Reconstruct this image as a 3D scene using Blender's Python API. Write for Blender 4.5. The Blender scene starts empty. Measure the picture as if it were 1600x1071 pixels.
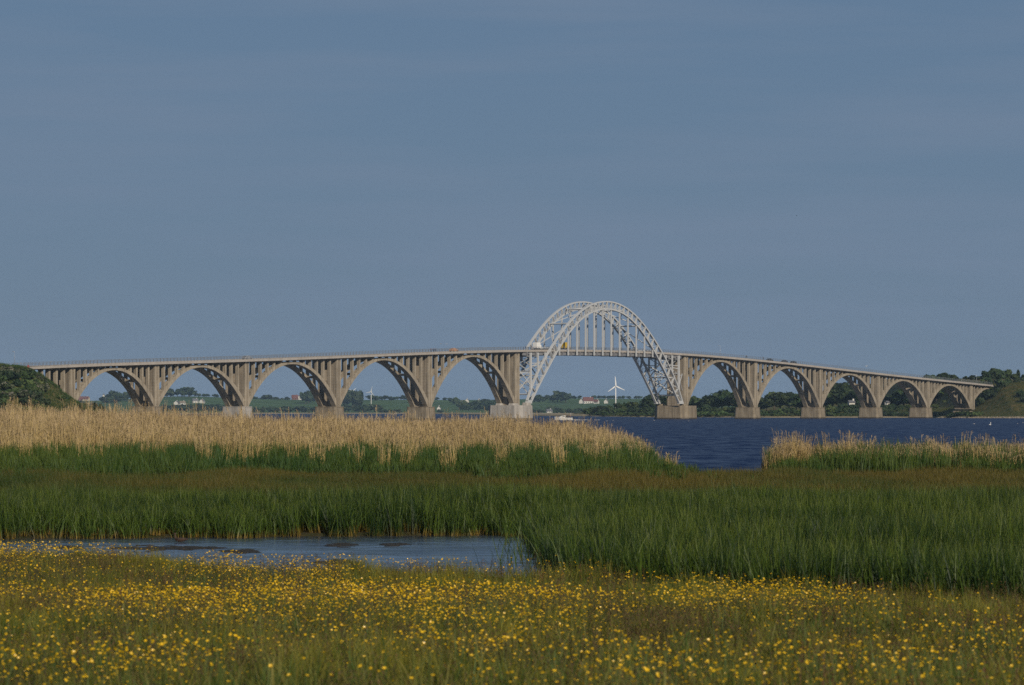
import bpy, bmesh, math, random
import numpy as np
from mathutils import Vector, Matrix

S = bpy.context.scene
COL = S.collection
rng = np.random.default_rng(7)
random.seed(7)
R = math.radians

# ------------------------------------------------------------------ camera, sky, sun, exposure
EYE = 3.36                       # eye height above the water
F = 6435.0                       # focal length in photo pixels (1600 wide)
HY = 642.5                       # horizon row in the photo
cam_d = bpy.data.cameras.new('camera')
cam = bpy.data.objects.new('camera', cam_d); COL.objects.link(cam)
cam_d.sensor_width = 36.0
cam_d.lens = 36.0 * F / 1600.0
cam.location = (0, 0, EYE)
cam.rotation_euler = (R(90) + math.atan((HY - 535.5) / F), 0, 0)
cam_d.clip_start = 0.5; cam_d.clip_end = 30000
cam_d.dof.use_dof = True
cam_d.dof.focus_distance = 330.0
cam_d.dof.aperture_fstop = 6.3
S.camera = cam

SUN_AZ = math.atan2(0.42, -0.907)        # from +Y towards +X
SUN_EL = R(27)
world = bpy.data.worlds.new('World'); S.world = world; world.use_nodes = True
wn = world.node_tree.nodes; wl = world.node_tree.links
bg = wn['Background']; bg.inputs['Strength'].default_value = 0.05
sky = wn.new('ShaderNodeTexSky'); sky.sky_type = 'NISHITA'; sky.sun_disc = False
sky.sun_elevation = SUN_EL; sky.sun_rotation = SUN_AZ
sky.air_density = 1.0; sky.dust_density = 0.2; sky.ozone_density = 3.0; sky.altitude = 0
# thin cirrus streaks over the whole sky
tc = wn.new('ShaderNodeTexCoord')
mp = wn.new('ShaderNodeMapping'); mp.inputs['Scale'].default_value = (2.4, 2.4, 30.0)
mp.inputs['Rotation'].default_value = (0.0, R(1.2), R(20))
nz = wn.new('ShaderNodeTexNoise'); nz.inputs['Scale'].default_value = 2.3
nz.inputs['Detail'].default_value = 6; nz.inputs['Roughness'].default_value = 0.55
rp = wn.new('ShaderNodeMapRange'); rp.inputs['From Min'].default_value = 0.42; rp.inputs['From Max'].default_value = 0.66
rp.inputs['To Min'].default_value = 0.0; rp.inputs['To Max'].default_value = 0.65
mx = wn.new('ShaderNodeMix'); mx.data_type = 'RGBA'
mx.inputs[7].default_value = (3.3, 4.5, 6.4, 1)
wl.new(tc.outputs['Generated'], mp.inputs['Vector']); wl.new(mp.outputs[0], nz.inputs['Vector'])
wl.new(nz.outputs['Fac'], rp.inputs['Value']); wl.new(rp.outputs[0], mx.inputs[0])
hs = wn.new('ShaderNodeHueSaturation'); hs.inputs['Saturation'].default_value = 1.0
wl.new(sky.outputs[0], hs.inputs['Color'])
veil = wn.new('ShaderNodeMix'); veil.data_type = 'RGBA'; veil.inputs[0].default_value = 0.85   # even veil of high thin cloud
veil.inputs[7].default_value = (2.02, 3.42, 5.72, 1)
wl.new(hs.outputs[0], veil.inputs[6]); wl.new(veil.outputs[2], mx.inputs[6]); wl.new(mx.outputs[2], bg.inputs['Color'])

sd = bpy.data.lights.new('sun', 'SUN'); sd.energy = 4.6; sd.angle = R(0.5); sd.color = (1.0, 0.89, 0.73)
sun = bpy.data.objects.new('sun', sd); COL.objects.link(sun)
sv = Vector((math.sin(SUN_AZ) * math.cos(SUN_EL), math.cos(SUN_AZ) * math.cos(SUN_EL), math.sin(SUN_EL)))
sun.rotation_euler = (-sv).to_track_quat('-Z', 'Y').to_euler()
sun.location = (20, -40, 60)

S.view_settings.view_transform = 'Standard'; S.view_settings.look = 'None'
S.view_settings.gamma = 1.0; S.view_settings.use_curve_mapping = False
S.view_settings.exposure = 0.0
S.render.engine = 'CYCLES'
S.cycles.use_denoising = False
S.cycles.max_bounces = 6; S.cycles.transparent_max_bounces = 8
S.cycles.volume_bounces = 0

# ------------------------------------------------------------------ helpers
def gpt(px, d, z=0.0):
    """world point on the view column of photo column px at distance d"""
    return ((px - 800.0) / F * d, d, z)
def zof(y, d):
    return EYE + (HY - y) * d / F

def tag(o, label=None, cat=None, group=None, kind=None):
    if label: o['label'] = label
    if cat: o['category'] = cat
    if group: o['group'] = group
    if kind: o['kind'] = kind
    return o

def empty(name, loc=(0, 0, 0), rz=0.0, label=None, cat=None, group=None):
    o = bpy.data.objects.new(name, None); COL.objects.link(o)
    o.location = loc; o.rotation_euler = (0, 0, rz); o.empty_display_size = 0.5
    return tag(o, label, cat, group)

class MB:
    """collects polygons, becomes ONE mesh"""
    def __init__(s): s.v = []; s.f = []; s.mi = []; s.sm = []
    def add(s, vs, fs, mi=0, smooth=False):
        b = len(s.v); s.v.extend([tuple(v) for v in vs])
        for f in fs: s.f.append([b + i for i in f]); s.mi.append(mi); s.sm.append(smooth)
    def box(s, c, d, mi=0, M=None):
        x, y, z = d[0] / 2, d[1] / 2, d[2] / 2
        vs = [Vector((sx * x, sy * y, sz * z)) for sz in (-1, 1) for sy in (-1, 1) for sx in (-1, 1)]
        if M is not None: vs = [M @ v for v in vs]
        vs = [v + Vector(c) for v in vs]
        s.add(vs, [(0, 2, 3, 1), (4, 5, 7, 6), (0, 1, 5, 4), (2, 6, 7, 3), (0, 4, 6, 2), (1, 3, 7, 5)], mi)
    def span(s, lo, hi, mi=0):
        s.box([(a + b) / 2 for a, b in zip(lo, hi)], [b - a for a, b in zip(lo, hi)], mi)
    def bar(s, p, q, w, h, mi=0, side=Vector((0, 1, 0))):
        """rectangular bar p->q; w along `side`, h along the other normal"""
        p = Vector(p); q = Vector(q); d = (q - p).normalized()
        a = side - d * side.dot(d)
        if a.length < 1e-4: a = d.orthogonal()
        a.normalize(); b = d.cross(a)
        vs = []
        for e in (p, q):
            for sa, sb in ((-1, -1), (1, -1), (1, 1), (-1, 1)):
                vs.append(e + a * (sa * w / 2) + b * (sb * h / 2))
        s.add(vs, [(3, 2, 1, 0), (4, 5, 6, 7), (0, 1, 5, 4), (1, 2, 6, 5), (2, 3, 7, 6), (3, 0, 4, 7)], mi)
    def tube(s, pts, rad, n=6, mi=0, cap=True):
        pts = [Vector(p) for p in pts]; rings = []
        if not hasattr(rad, '__len__'): rad = [rad] * len(pts)
        ref = Vector((0.31, 0.95, 0.05))
        for i, p in enumerate(pts):
            d = (pts[min(i + 1, len(pts) - 1)] - pts[max(i - 1, 0)]).normalized()
            a = ref - d * ref.dot(d)
            if a.length < 1e-3: a = d.orthogonal()
            a.normalize(); b = d.cross(a)
            rings.append([p + (a * math.cos(t) + b * math.sin(t)) * rad[i] for t in [2 * math.pi * k / n for k in range(n)]])
        vs = [v for r in rings for v in r]; fs = []
        for i in range(len(pts) - 1):
            for k in range(n):
                fs.append((i * n + k, i * n + (k + 1) % n, (i + 1) * n + (k + 1) % n, (i + 1) * n + k))
        if cap:
            fs.append(tuple(reversed(range(n)))); fs.append(tuple((len(pts) - 1) * n + k for k in range(n)))
        s.add(vs, fs, mi, True)
    def ell(s, c, r, nu=10, nv=6, mi=0):
        vs = []; fs = []
        for j in range(nv + 1):
            ph = math.pi * j / nv
            for i in range(nu):
                th = 2 * math.pi * i / nu
                vs.append((c[0] + r[0] * math.sin(ph) * math.cos(th), c[1] + r[1] * math.sin(ph) * math.sin(th), c[2] + r[2] * math.cos(ph)))
        for j in range(nv):
            for i in range(nu):
                a, b = j * nu + i, j * nu + (i + 1) % nu
                fs.append((a, a + nu, b + nu, b))
        s.add(vs, fs, mi, True)
    def prism(s, poly, y0, y1, mi=0):
        """polygon in x,z extruded along y"""
        n = len(poly); vs = [(x, y0, z) for x, z in poly] + [(x, y1, z) for x, z in poly]
        fs = [tuple(range(n)), tuple(reversed(range(n, 2 * n)))] + [(i, i + n, (i + 1) % n + n, (i + 1) % n) for i in range(n)]
        s.add(vs, fs, mi)
    def plan(s, poly, z0, z1, taper=1.0, mi=0):
        """polygon in x,y extruded up, top scaled"""
        n = len(poly); vs = [(x, y, z0) for x, y in poly] + [(x * taper, y * taper, z1) for x, y in poly]
        fs = [tuple(reversed(range(n))), tuple(range(n, 2 * n))] + [(i, (i + 1) % n, (i + 1) % n + n, i + n) for i in range(n)]
        s.add(vs, fs, mi)
    def mesh(s, name, mats):
        me = bpy.data.meshes.new(name); me.from_pydata(s.v, [], s.f)
        if not isinstance(mats, (list, tuple)): mats = [mats]
        for m in mats: me.materials.append(m)
        me.polygons.foreach_set('material_index', s.mi); me.polygons.foreach_set('use_smooth', s.sm)
        bm = bmesh.new(); bm.from_mesh(me); bmesh.ops.recalc_face_normals(bm, faces=bm.faces); bm.to_mesh(me); bm.free()
        me.update(); return me
    def build(s, name, mats, parent=None, loc=(0, 0, 0), rz=0.0):
        o = bpy.data.objects.new(name, s.mesh(name, mats)); COL.objects.link(o)
        o.location = loc; o.rotation_euler = (0, 0, rz)
        if parent: o.parent = parent
        return o

def link(name, me, parent=None, loc=(0, 0, 0), rz=0.0, sc=None):
    o = bpy.data.objects.new(name, me); COL.objects.link(o); o.location = loc; o.rotation_euler = (0, 0, rz)
    if sc is not None: o.scale = sc if hasattr(sc, '__len__') else (sc,) * 3
    if parent: o.parent = parent
    return o

def np_mesh(name, v, f, mats, attrs=None, smooth=False, mi=None):
    """v (N,3), f (M,4) numpy quads (or (M,3))"""
    me = bpy.data.meshes.new(name); k = f.shape[1]
    me.vertices.add(len(v)); me.vertices.foreach_set('co', np.asarray(v, np.float32).ravel())
    me.loops.add(f.size); me.loops.foreach_set('vertex_index', np.asarray(f, np.int32).ravel())
    me.polygons.add(len(f)); me.polygons.foreach_set('loop_start', np.arange(0, f.size, k, dtype=np.int32))
    if smooth: me.polygons.foreach_set('use_smooth', np.ones(len(f), bool))
    for m in (mats if isinstance(mats, (list, tuple)) else [mats]): me.materials.append(m)
    if mi is not None: me.polygons.foreach_set('material_index', np.asarray(mi, np.int32))
    me.update(calc_edges=True)
    for n_, a in (attrs or {}).items():
        at = me.attributes.new(n_, 'FLOAT', 'POINT'); at.data.foreach_set('value', np.asarray(a, np.float32))
    me.validate(); return me

def vnoise(x, y, sc, seed=0):
    """smooth value noise, 0..1"""
    x = np.asarray(x, float) / sc; y = np.asarray(y, float) / sc
    r = np.random.default_rng(seed).random((256, 256))
    xi = np.floor(x).astype(int); yi = np.floor(y).astype(int); fx = x - xi; fy = y - yi
    fx = fx * fx * (3 - 2 * fx); fy = fy * fy * (3 - 2 * fy)
    g = lambda a, b: r[a % 256, b % 256]
    return (g(xi, yi) * (1 - fx) + g(xi + 1, yi) * fx) * (1 - fy) + (g(xi, yi + 1) * (1 - fx) + g(xi + 1, yi + 1) * fx) * fy
def sstep(a, b, x):
    t = np.clip((np.asarray(x, float) - a) / (b - a), 0, 1); return t * t * (3 - 2 * t)

# ------------------------------------------------------------------ materials
K = 0.77         # overall albedo level, set against the sun's strength
def mat(name, col, rough=0.7, spec=0.3, metal=0.0, var=0.0, vscale=1.0, var_col=None, bump=0.0, bscale=5.0, stretch=(1, 1, 1)):
    if var_col is None: var_col = tuple(c * 0.55 for c in col)
    col = tuple(c * K for c in col); var_col = tuple(c * K for c in var_col)
    m = bpy.data.materials.new(name); m.use_nodes = True
    n = m.node_tree.nodes; l = m.node_tree.links; b = n['Principled BSDF']
    b.inputs['Base Color'].default_value = (*col, 1); b.inputs['Roughness'].default_value = rough
    b.inputs['Specular IOR Level'].default_value = spec; b.inputs['Metallic'].default_value = metal
    if var or bump:
        t = n.new('ShaderNodeTexCoord'); mp = n.new('ShaderNodeMapping'); mp.inputs['Scale'].default_value = stretch
        l.new(t.outputs['Object'], mp.inputs[0])
    if var:
        nz = n.new('ShaderNodeTexNoise'); nz.inputs['Scale'].default_value = vscale; nz.inputs['Detail'].default_value = 5
        nz.inputs['Roughness'].default_value = 0.65
        l.new(mp.outputs[0], nz.inputs['Vector'])
        mr = n.new('ShaderNodeMapRange'); mr.inputs['From Min'].default_value = 0.3; mr.inputs['From Max'].default_value = 0.7
        l.new(nz.outputs['Fac'], mr.inputs['Value'])
        mx = n.new('ShaderNodeMix'); mx.data_type = 'RGBA'
        vc = var_col or tuple(c * 0.55 for c in col)
        mm = n.new('ShaderNodeMath'); mm.operation = 'MULTIPLY'; mm.inputs[1].default_value = var
        l.new(mr.outputs[0], mm.inputs[0]); l.new(mm.outputs[0], mx.inputs[0])
        mx.inputs[6].default_value = (*col, 1); mx.inputs[7].default_value = (*vc, 1)
        l.new(mx.outputs[2], b.inputs['Base Color'])
    if bump:
        nb = n.new('ShaderNodeTexNoise'); nb.inputs['Scale'].default_value = bscale; nb.inputs['Detail'].default_value = 4
        l.new(mp.outputs[0], nb.inputs['Vector'])
        bp = n.new('ShaderNodeBump'); bp.inputs['Strength'].default_value = bump; bp.inputs['Distance'].default_value = 0.2
        l.new(nb.outputs['Fac'], bp.inputs['Height']); l.new(bp.outputs[0], b.inputs['Normal'])
    return m

def leaf_mat(name, stops, tint_a, tint_b, tint_amt=0.6, trans=0.25, rough=0.6, rnd_amt=0.35, spec=0.25):
    """colour up the blade (grad) from stops, drifting between two tints per plant and per blade"""
    m = bpy.data.materials.new(name); m.use_nodes = True
    n = m.node_tree.nodes; l = m.node_tree.links; b = n['Principled BSDF']; out = n['Material Output']
    g = n.new('ShaderNodeAttribute'); g.attribute_name = 'grad'
    r = n.new('ShaderNodeAttribute'); r.attribute_name = 'rnd'
    t = n.new('ShaderNodeAttribute'); t.attribute_type = 'INSTANCER'; t.attribute_name = 'tint'
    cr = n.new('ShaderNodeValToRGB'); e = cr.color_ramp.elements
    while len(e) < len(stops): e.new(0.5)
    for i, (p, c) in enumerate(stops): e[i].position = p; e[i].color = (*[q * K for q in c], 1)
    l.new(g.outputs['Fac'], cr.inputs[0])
    ad = n.new('ShaderNodeMath'); ad.operation = 'MULTIPLY_ADD'; ad.inputs[1].default_value = rnd_amt; ad.use_clamp = True
    sb = n.new('ShaderNodeMath'); sb.operation = 'SUBTRACT'; sb.inputs[1].default_value = 0.5
    l.new(r.outputs['Fac'], sb.inputs[0]); l.new(sb.outputs[0], ad.inputs[0]); l.new(t.outputs['Fac'], ad.inputs[2])
    tm = n.new('ShaderNodeMix'); tm.data_type = 'RGBA'; tm.inputs[6].default_value = (*tint_a, 1); tm.inputs[7].default_value = (*tint_b, 1)
    l.new(ad.outputs[0], tm.inputs[0])
    mx = n.new('ShaderNodeMix'); mx.data_type = 'RGBA'; mx.blend_type = 'MULTIPLY'; mx.inputs[0].default_value = tint_amt
    l.new(cr.outputs[0], mx.inputs[6]); l.new(tm.outputs[2], mx.inputs[7])
    l.new(mx.outputs[2], b.inputs['Base Color'])
    b.inputs['Roughness'].default_value = rough; b.inputs['Specular IOR Level'].default_value = spec
    if trans:
        tr = n.new('ShaderNodeBsdfTranslucent'); ms = n.new('ShaderNodeMixShader'); ms.inputs[0].default_value = trans
        l.new(mx.outputs[2], tr.inputs['Color']); l.new(b.outputs[0], ms.inputs[1]); l.new(tr.outputs[0], ms.inputs[2])
        l.new(ms.outputs[0], out.inputs['Surface'])
    return m

def concrete(name, col, dark, streak=0.5, band=0.0):
    """board-marked weathered concrete: blotches, vertical rain streaks, horizontal lift lines"""
    m = mat(name, col, rough=0.85, spec=0.2, var=0.75, vscale=0.28, var_col=dark, bump=0.35, bscale=2.2)
    n = m.node_tree.nodes; l = m.node_tree.links; b = n['Principled BSDF']
    src = b.inputs['Base Color'].links[0].from_socket
    t = n.new('ShaderNodeTexCoord'); mp = n.new('ShaderNodeMapping'); mp.inputs['Scale'].default_value = (1.3, 1.3, 0.07)
    nz = n.new('ShaderNodeTexNoise'); nz.inputs['Scale'].default_value = 1.0; nz.inputs['Detail'].default_value = 4
    l.new(t.outputs['Object'], mp.inputs[0]); l.new(mp.outputs[0], nz.inputs['Vector'])
    mr = n.new('ShaderNodeMapRange'); mr.inputs['From Min'].default_value = 0.46; mr.inputs['From Max'].default_value = 0.68; mr.inputs['To Max'].default_value = min(0.9, streak * 1.2)
    l.new(nz.outputs['Fac'], mr.inputs['Value'])
    mx = n.new('ShaderNodeMix'); mx.data_type = 'RGBA'; mx.inputs[7].default_value = (*[c * 0.6 for c in dark], 1)
    l.new(mr.outputs[0], mx.inputs[0]); l.new(src, mx.inputs[6])
    # horizontal lift lines of the shuttering, about every 0.9 m
    sx = n.new('ShaderNodeSeparateXYZ'); l.new(t.outputs['Object'], sx.inputs[0])
    md = n.new('ShaderNodeMath'); md.operation = 'PINGPONG'; md.inputs[1].default_value = 0.55
    l.new(sx.outputs['Z'], md.inputs[0])
    lt = n.new('ShaderNodeMapRange'); lt.inputs['From Min'].default_value = 0.0; lt.inputs['From Max'].default_value = 0.10
    lt.inputs['To Min'].default_value = 0.25 + band; lt.inputs['To Max'].default_value = 0.0
    l.new(md.outputs[0], lt.inputs['Value'])
    m2 = n.new('ShaderNodeMix'); m2.data_type = 'RGBA'; m2.inputs[7].default_value = (*[c * 0.7 for c in dark], 1)
    l.new(lt.outputs[0], m2.inputs[0]); l.new(mx.outputs[2], m2.inputs[6])
    l.new(m2.outputs[2], b.inputs['Base Color'])
    return m

M_CONC = concrete('bridge_concrete', (0.40, 0.345, 0.265), (0.22, 0.185, 0.14), streak=0.7)
M_CONC_WALL = concrete('pier_concrete', (0.35, 0.295, 0.225), (0.18, 0.15, 0.115), streak=0.75, band=0.25)
M_FOOT = concrete('footing_concrete', (0.31, 0.26, 0.19), (0.15, 0.12, 0.085), streak=0.8)
M_FOOT_NEW = concrete('pale_footing_concrete', (0.44, 0.41, 0.375), (0.27, 0.25, 0.225), streak=0.6)
M_EDGE = concrete('deck_edge_concrete', (0.42, 0.38, 0.34), (0.30, 0.27, 0.24), streak=0.3)
M_WET = mat('wet_algae_band', (0.05, 0.04, 0.03), rough=0.5, var=0.6, vscale=1.2, var_col=(0.10, 0.08, 0.05))
M_STEEL = mat('grey_white_paint', (0.50, 0.51, 0.515), rough=0.5, spec=0.4, var=0.4, vscale=0.4, var_col=(0.42, 0.41, 0.39))
M_STEEL_D = mat('girder_paint', (0.22, 0.22, 0.23), rough=0.6, var=0.5, vscale=0.6)
M_RAIL = mat('galvanised_rail', (0.22, 0.24, 0.27), rough=0.5, metal=0.3)
M_ASPH = mat('asphalt', (0.05, 0.05, 0.052), rough=0.9, var=0.4, vscale=2.0)
M_WHITE = mat('white_paint', (0.78, 0.77, 0.74), rough=0.45, spec=0.4, var=0.15, vscale=1.0)
M_YELLOW = mat('yellow_paint', (0.55, 0.36, 0.03), rough=0.45, spec=0.4, var=0.15, vscale=1.0)
M_ORANGE = mat('beige_orange_paint', (0.48, 0.25, 0.12), rough=0.4, spec=0.5)
M_RED = mat('red_paint', (0.40, 0.03, 0.025), rough=0.4, spec=0.5)
M_DARKP = mat('dark_blue_paint', (0.03, 0.035, 0.05), rough=0.35, spec=0.5)
M_BLACKP = mat('black_paint', (0.02, 0.02, 0.022), rough=0.35, spec=0.5)
M_SILV = mat('silver_paint', (0.35, 0.36, 0.38), rough=0.35, spec=0.5, metal=0.3)
M_GLASS = mat('dark_glass', (0.02, 0.025, 0.03), rough=0.08, spec=0.6)
M_TYRE = mat('rubber', (0.02, 0.02, 0.02), rough=0.9)
M_RIM = mat('rim_metal', (0.3, 0.3, 0.31), rough=0.4, metal=0.6)
M_WALLW = mat('whitewashed_wall', (0.62, 0.60, 0.55), rough=0.85, var=0.2, vscale=0.3)
M_WALLC = mat('cream_wall', (0.55, 0.47, 0.36), rough=0.85, var=0.2, vscale=0.3)
M_WALLR = mat('red_brick_wall', (0.20, 0.10, 0.08), rough=0.9, var=0.3, vscale=0.4)
M_ROOFR = mat('red_tile_roof', (0.16, 0.065, 0.055), rough=0.85, var=0.4, vscale=0.5)
M_ROOFG = mat('grey_slate_roof', (0.13, 0.13, 0.14), rough=0.8, var=0.3, vscale=0.5)
M_ROOFT = mat('thatched_roof', (0.22, 0.18, 0.13), rough=0.95, var=0.4, vscale=0.5)
M_BARK = mat('bark', (0.09, 0.07, 0.05), rough=0.95, var=0.5, vscale=3.0)
M_SKIN = mat('skin', (0.45, 0.28, 0.2), rough=0.6)
M_HAIR = mat('hair', (0.04, 0.03, 0.02), rough=0.8)
M_NAVY = mat('navy_cloth', (0.02, 0.03, 0.09), rough=0.9)
M_DCLOTH = mat('dark_cloth', (0.03, 0.03, 0.035), rough=0.9)
M_REDC = mat('maroon_cloth', (0.16, 0.03, 0.03), rough=0.9)
M_ROCK = mat('shore_stone', (0.34, 0.29, 0.23), rough=0.9, var=0.6, vscale=1.2, var_col=(0.15, 0.12, 0.10))
M_GULL = mat('white_feathers', (0.60, 0.60, 0.59), rough=0.8)
M_GULLG = mat('grey_feathers', (0.30, 0.31, 0.33), rough=0.8)
M_BILL = mat('orange_bill', (0.6, 0.25, 0.03), rough=0.5)
M_DUCK = mat('dark_brown_feathers', (0.05, 0.03, 0.02), rough=0.8, var=0.4, vscale=20)
M_WEED = mat('rotting_weed', (0.030, 0.025, 0.016), rough=0.7, var=0.6, vscale=3.0, var_col=(0.025, 0.02, 0.012), bump=0.8, bscale=14)
M_FOAM = mat('wake_foam', (0.7, 0.72, 0.74), rough=0.7)

def ground_mat(name, a, b, c, s1, s2):
    m = mat(name, a, rough=0.95, spec=0.1, var=1.0, vscale=s1, var_col=b, bump=0.5, bscale=s2 * 2)
    n = m.node_tree.nodes; l = m.node_tree.links; p = n['Principled BSDF']
    src = p.inputs['Base Color'].links[0].from_socket
    t = n.new('ShaderNodeTexCoord'); nz = n.new('ShaderNodeTexNoise'); nz.inputs['Scale'].default_value = s2; nz.inputs['Detail'].default_value = 6
    l.new(t.outputs['Object'], nz.inputs['Vector'])
    mr = n.new('ShaderNodeMapRange'); mr.inputs['From Min'].default_value = 0.45; mr.inputs['From Max'].default_value = 0.65
    l.new(nz.outputs['Fac'], mr.inputs['Value'])
    mx = n.new('ShaderNodeMix'); mx.data_type = 'RGBA'; mx.inputs[7].default_value = (*[q * K for q in c], 1)
    l.new(mr.outputs[0], mx.inputs[0]); l.new(src, mx.inputs[6]); l.new(mx.outputs[2], p.inputs['Base Color'])
    return m
M_MEADOW = ground_mat('meadow_soil', (0.045, 0.045, 0.016), (0.03, 0.034, 0.013), (0.055, 0.042, 0.02), 0.15, 1.5)
M_HEAD = ground_mat('rough_grass', (0.085, 0.085, 0.024), (0.14, 0.10, 0.034), (0.050, 0.068, 0.018), 0.05, 0.25)
M_SAND = ground_mat('pale_shore', (0.36, 0.28, 0.18), (0.25, 0.2, 0.12), (0.3, 0.25, 0.14), 0.05, 0.3)
M_FIELD = ground_mat('far_fields', (0.060, 0.110, 0.032), (0.080, 0.130, 0.038), (0.045, 0.082, 0.028), 0.004, 0.012)

def water_mat(name, col, scales, rough, f0, f1, patch):
    """dark water body under a rippled skin; gusts change how much of the sky the skin shows"""
    m = bpy.data.materials.new(name); m.use_nodes = True
    n = m.node_tree.nodes; l = m.node_tree.links; n.remove(n['Principled BSDF'])
    t = n.new('ShaderNodeTexCoord'); prev = None
    for sx, sy, w in scales:
        mp = n.new('ShaderNodeMapping'); mp.inputs['Scale'].default_value = (1 / sx, 1 / sy, 1)
        l.new(t.outputs['Object'], mp.inputs[0])
        nz = n.new('ShaderNodeTexNoise'); nz.inputs['Scale'].default_value = 1.0; nz.inputs['Detail'].default_value = 3
        l.new(mp.outputs[0], nz.inputs['Vector'])
        bp = n.new('ShaderNodeBump'); bp.inputs['Strength'].default_value = 1.0; bp.inputs['Distance'].default_value = w
        l.new(nz.outputs['Fac'], bp.inputs['Height'])
        if prev: l.new(prev.outputs[0], bp.inputs['Normal'])
        prev = bp
    d = n.new('ShaderNodeBsdfDiffuse'); d.inputs['Color'].default_value = (*col, 1)
    g = n.new('ShaderNodeBsdfGlossy'); g.inputs['Roughness'].default_value = rough
    l.new(prev.outputs[0], g.inputs['Normal'])
    mp = n.new('ShaderNodeMapping'); mp.inputs['Scale'].default_value = (1 / patch[0], 1 / patch[1], 1)
    nz = n.new('ShaderNodeTexNoise'); nz.inputs['Scale'].default_value = 1; nz.inputs['Detail'].default_value = 6; nz.inputs['Roughness'].default_value = 0.75
    l.new(t.outputs['Object'], mp.inputs[0]); l.new(mp.outputs[0], nz.inputs['Vector'])
    mr = n.new('ShaderNodeMapRange'); mr.inputs['From Min'].default_value = 0.36; mr.inputs['From Max'].default_value = 0.66
    mr.inputs['To Min'].default_value = f0; mr.inputs['To Max'].default_value = f1
    l.new(nz.outputs['Fac'], mr.inputs['Value'])
    ms = n.new('ShaderNodeMixShader'); l.new(mr.outputs[0], ms.inputs[0]); l.new(d.outputs[0], ms.inputs[1]); l.new(g.outputs[0], ms.inputs[2])
    l.new(ms.outputs[0], n['Material Output'].inputs['Surface'])
    return m
M_SEA = water_mat('sea_water', (0.008, 0.020, 0.062), [(2.2, 2.8, 0.45), (9, 14, 1.3), (0.6, 0.7, 0.12)], 0.2, 0.02, 0.36, (2.2, 15))
M_POND = water_mat('pond_water', (0.010, 0.018, 0.040), [(0.6, 0.5, 0.05), (2.4, 1.8, 0.16)], 0.16, 0.66, 0.98, (2.5, 5.0))

# ------------------------------------------------------------------ water, ground and shores
def grid(name, xs, ys, zf, mats, mi_f=None, kind='structure', smooth=True):
    X, Y = np.meshgrid(xs, ys); Z = zf(X, Y); v = np.stack([X, Y, Z], -1).reshape(-1, 3)
    nx, ny = len(xs), len(ys); i = np.arange((ny - 1) * (nx - 1)); r = i // (nx - 1); c = i % (nx - 1); a = r * nx + c
    f = np.stack([a, a + 1, a + nx + 1, a + nx], -1)
    mi = None
    if mi_f is not None:
        ce = v[f].mean(1); mi = mi_f(ce[:, 0], ce[:, 1], ce[:, 2]).astype(np.int32)
    o = bpy.data.objects.new(name, np_mesh(name, v, f, mats, smooth=smooth, mi=mi)); COL.objects.link(o)
    o['kind'] = kind; return o

sea = grid('sea_water', np.array([-7900., 0, 7900.]), np.array([-150., 2000, 8900.]), lambda X, Y: X * 0, M_SEA)
sea_floor = grid('sea_floor', np.array([-7950., 7950.]), np.array([-190., 8950.]), lambda X, Y: X * 0 - 1.5, M_MEADOW)

POND_X1 = 0.75
def pond_near(x): return np.interp(x, [-40, -11, -8, -5, 0.6], [90, 88, 85, 79, 74.5])
def pond_far(x): return np.interp(x, [-40, -13, 0, 2], [105, 107, 110.5, 111])
def rush_front(x):     # where the tall rushes begin
    w = np.interp(x, [-60, -13, 0.3, 0.9, 2.2, 5.4, 9.2, 20], [104.5, 106.5, 110.0, 79.5, 71, 64, 58.5, 50])
    return w + (vnoise(x, x * 0, 0.9, 3) - 0.5) * 2.0
def in_pond(x, y, m=0.0):
    wob = (vnoise(x, y, 1.3, 11) - 0.5) * 1.2
    right = POND_X1 + wob * 0.8 + (vnoise(y, y * 0, 5, 12) - 0.5) * 1.2
    return (y > pond_near(x) + wob - m) & (y < pond_far(x) + wob + m) & (x < right + m)
def shore_y(x):        # where the near land ends in the open water
    return np.interp(x, [-80, -2, 5.5, 8.2, 9.4, 12.4, 13.6, 40], [316, 306, 280, 242, 192, 188, 222, 230])
def near_z(x, y):
    base = np.interp(y, [-60, 0, 25, 30, 40, 50, 60, 70, 78, 90, 112, 170, 300], [1.3, 1.25, 1.0, 0.90, 0.68, 0.45, 0.25, 0.10, 0.08, 0.10, 0.12, 0.2, 0.2])
    base = base + (vnoise(x, y, 6.0, 5) - 0.5) * 0.10 * sstep(85, 70, y) + (vnoise(x, y, 1.2, 6) - 0.5) * 0.05
    dn = np.minimum(np.minimum(y - pond_near(x), pond_far(x) - y), POND_X1 - x)
    base = base - 0.55 * sstep(-0.4, 0.8, dn)
    base = base - 0.95 * sstep(-4, 3, y - shore_y(x))
    return base
near = grid('meadow_ground', np.concatenate([np.linspace(-70, -16, 40), np.linspace(-15.5, 15.5, 130), np.linspace(16, 70, 40)]),
            np.concatenate([np.linspace(-60, 25, 18), np.linspace(26, 120, 190), np.linspace(121, 322, 120)]), near_z, M_MEADOW)
pond = grid('pond_water', np.linspace(-60, 1.8, 4), np.linspace(71.5, 113, 4), lambda X, Y: X * 0 + 0.04, M_POND)

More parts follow.
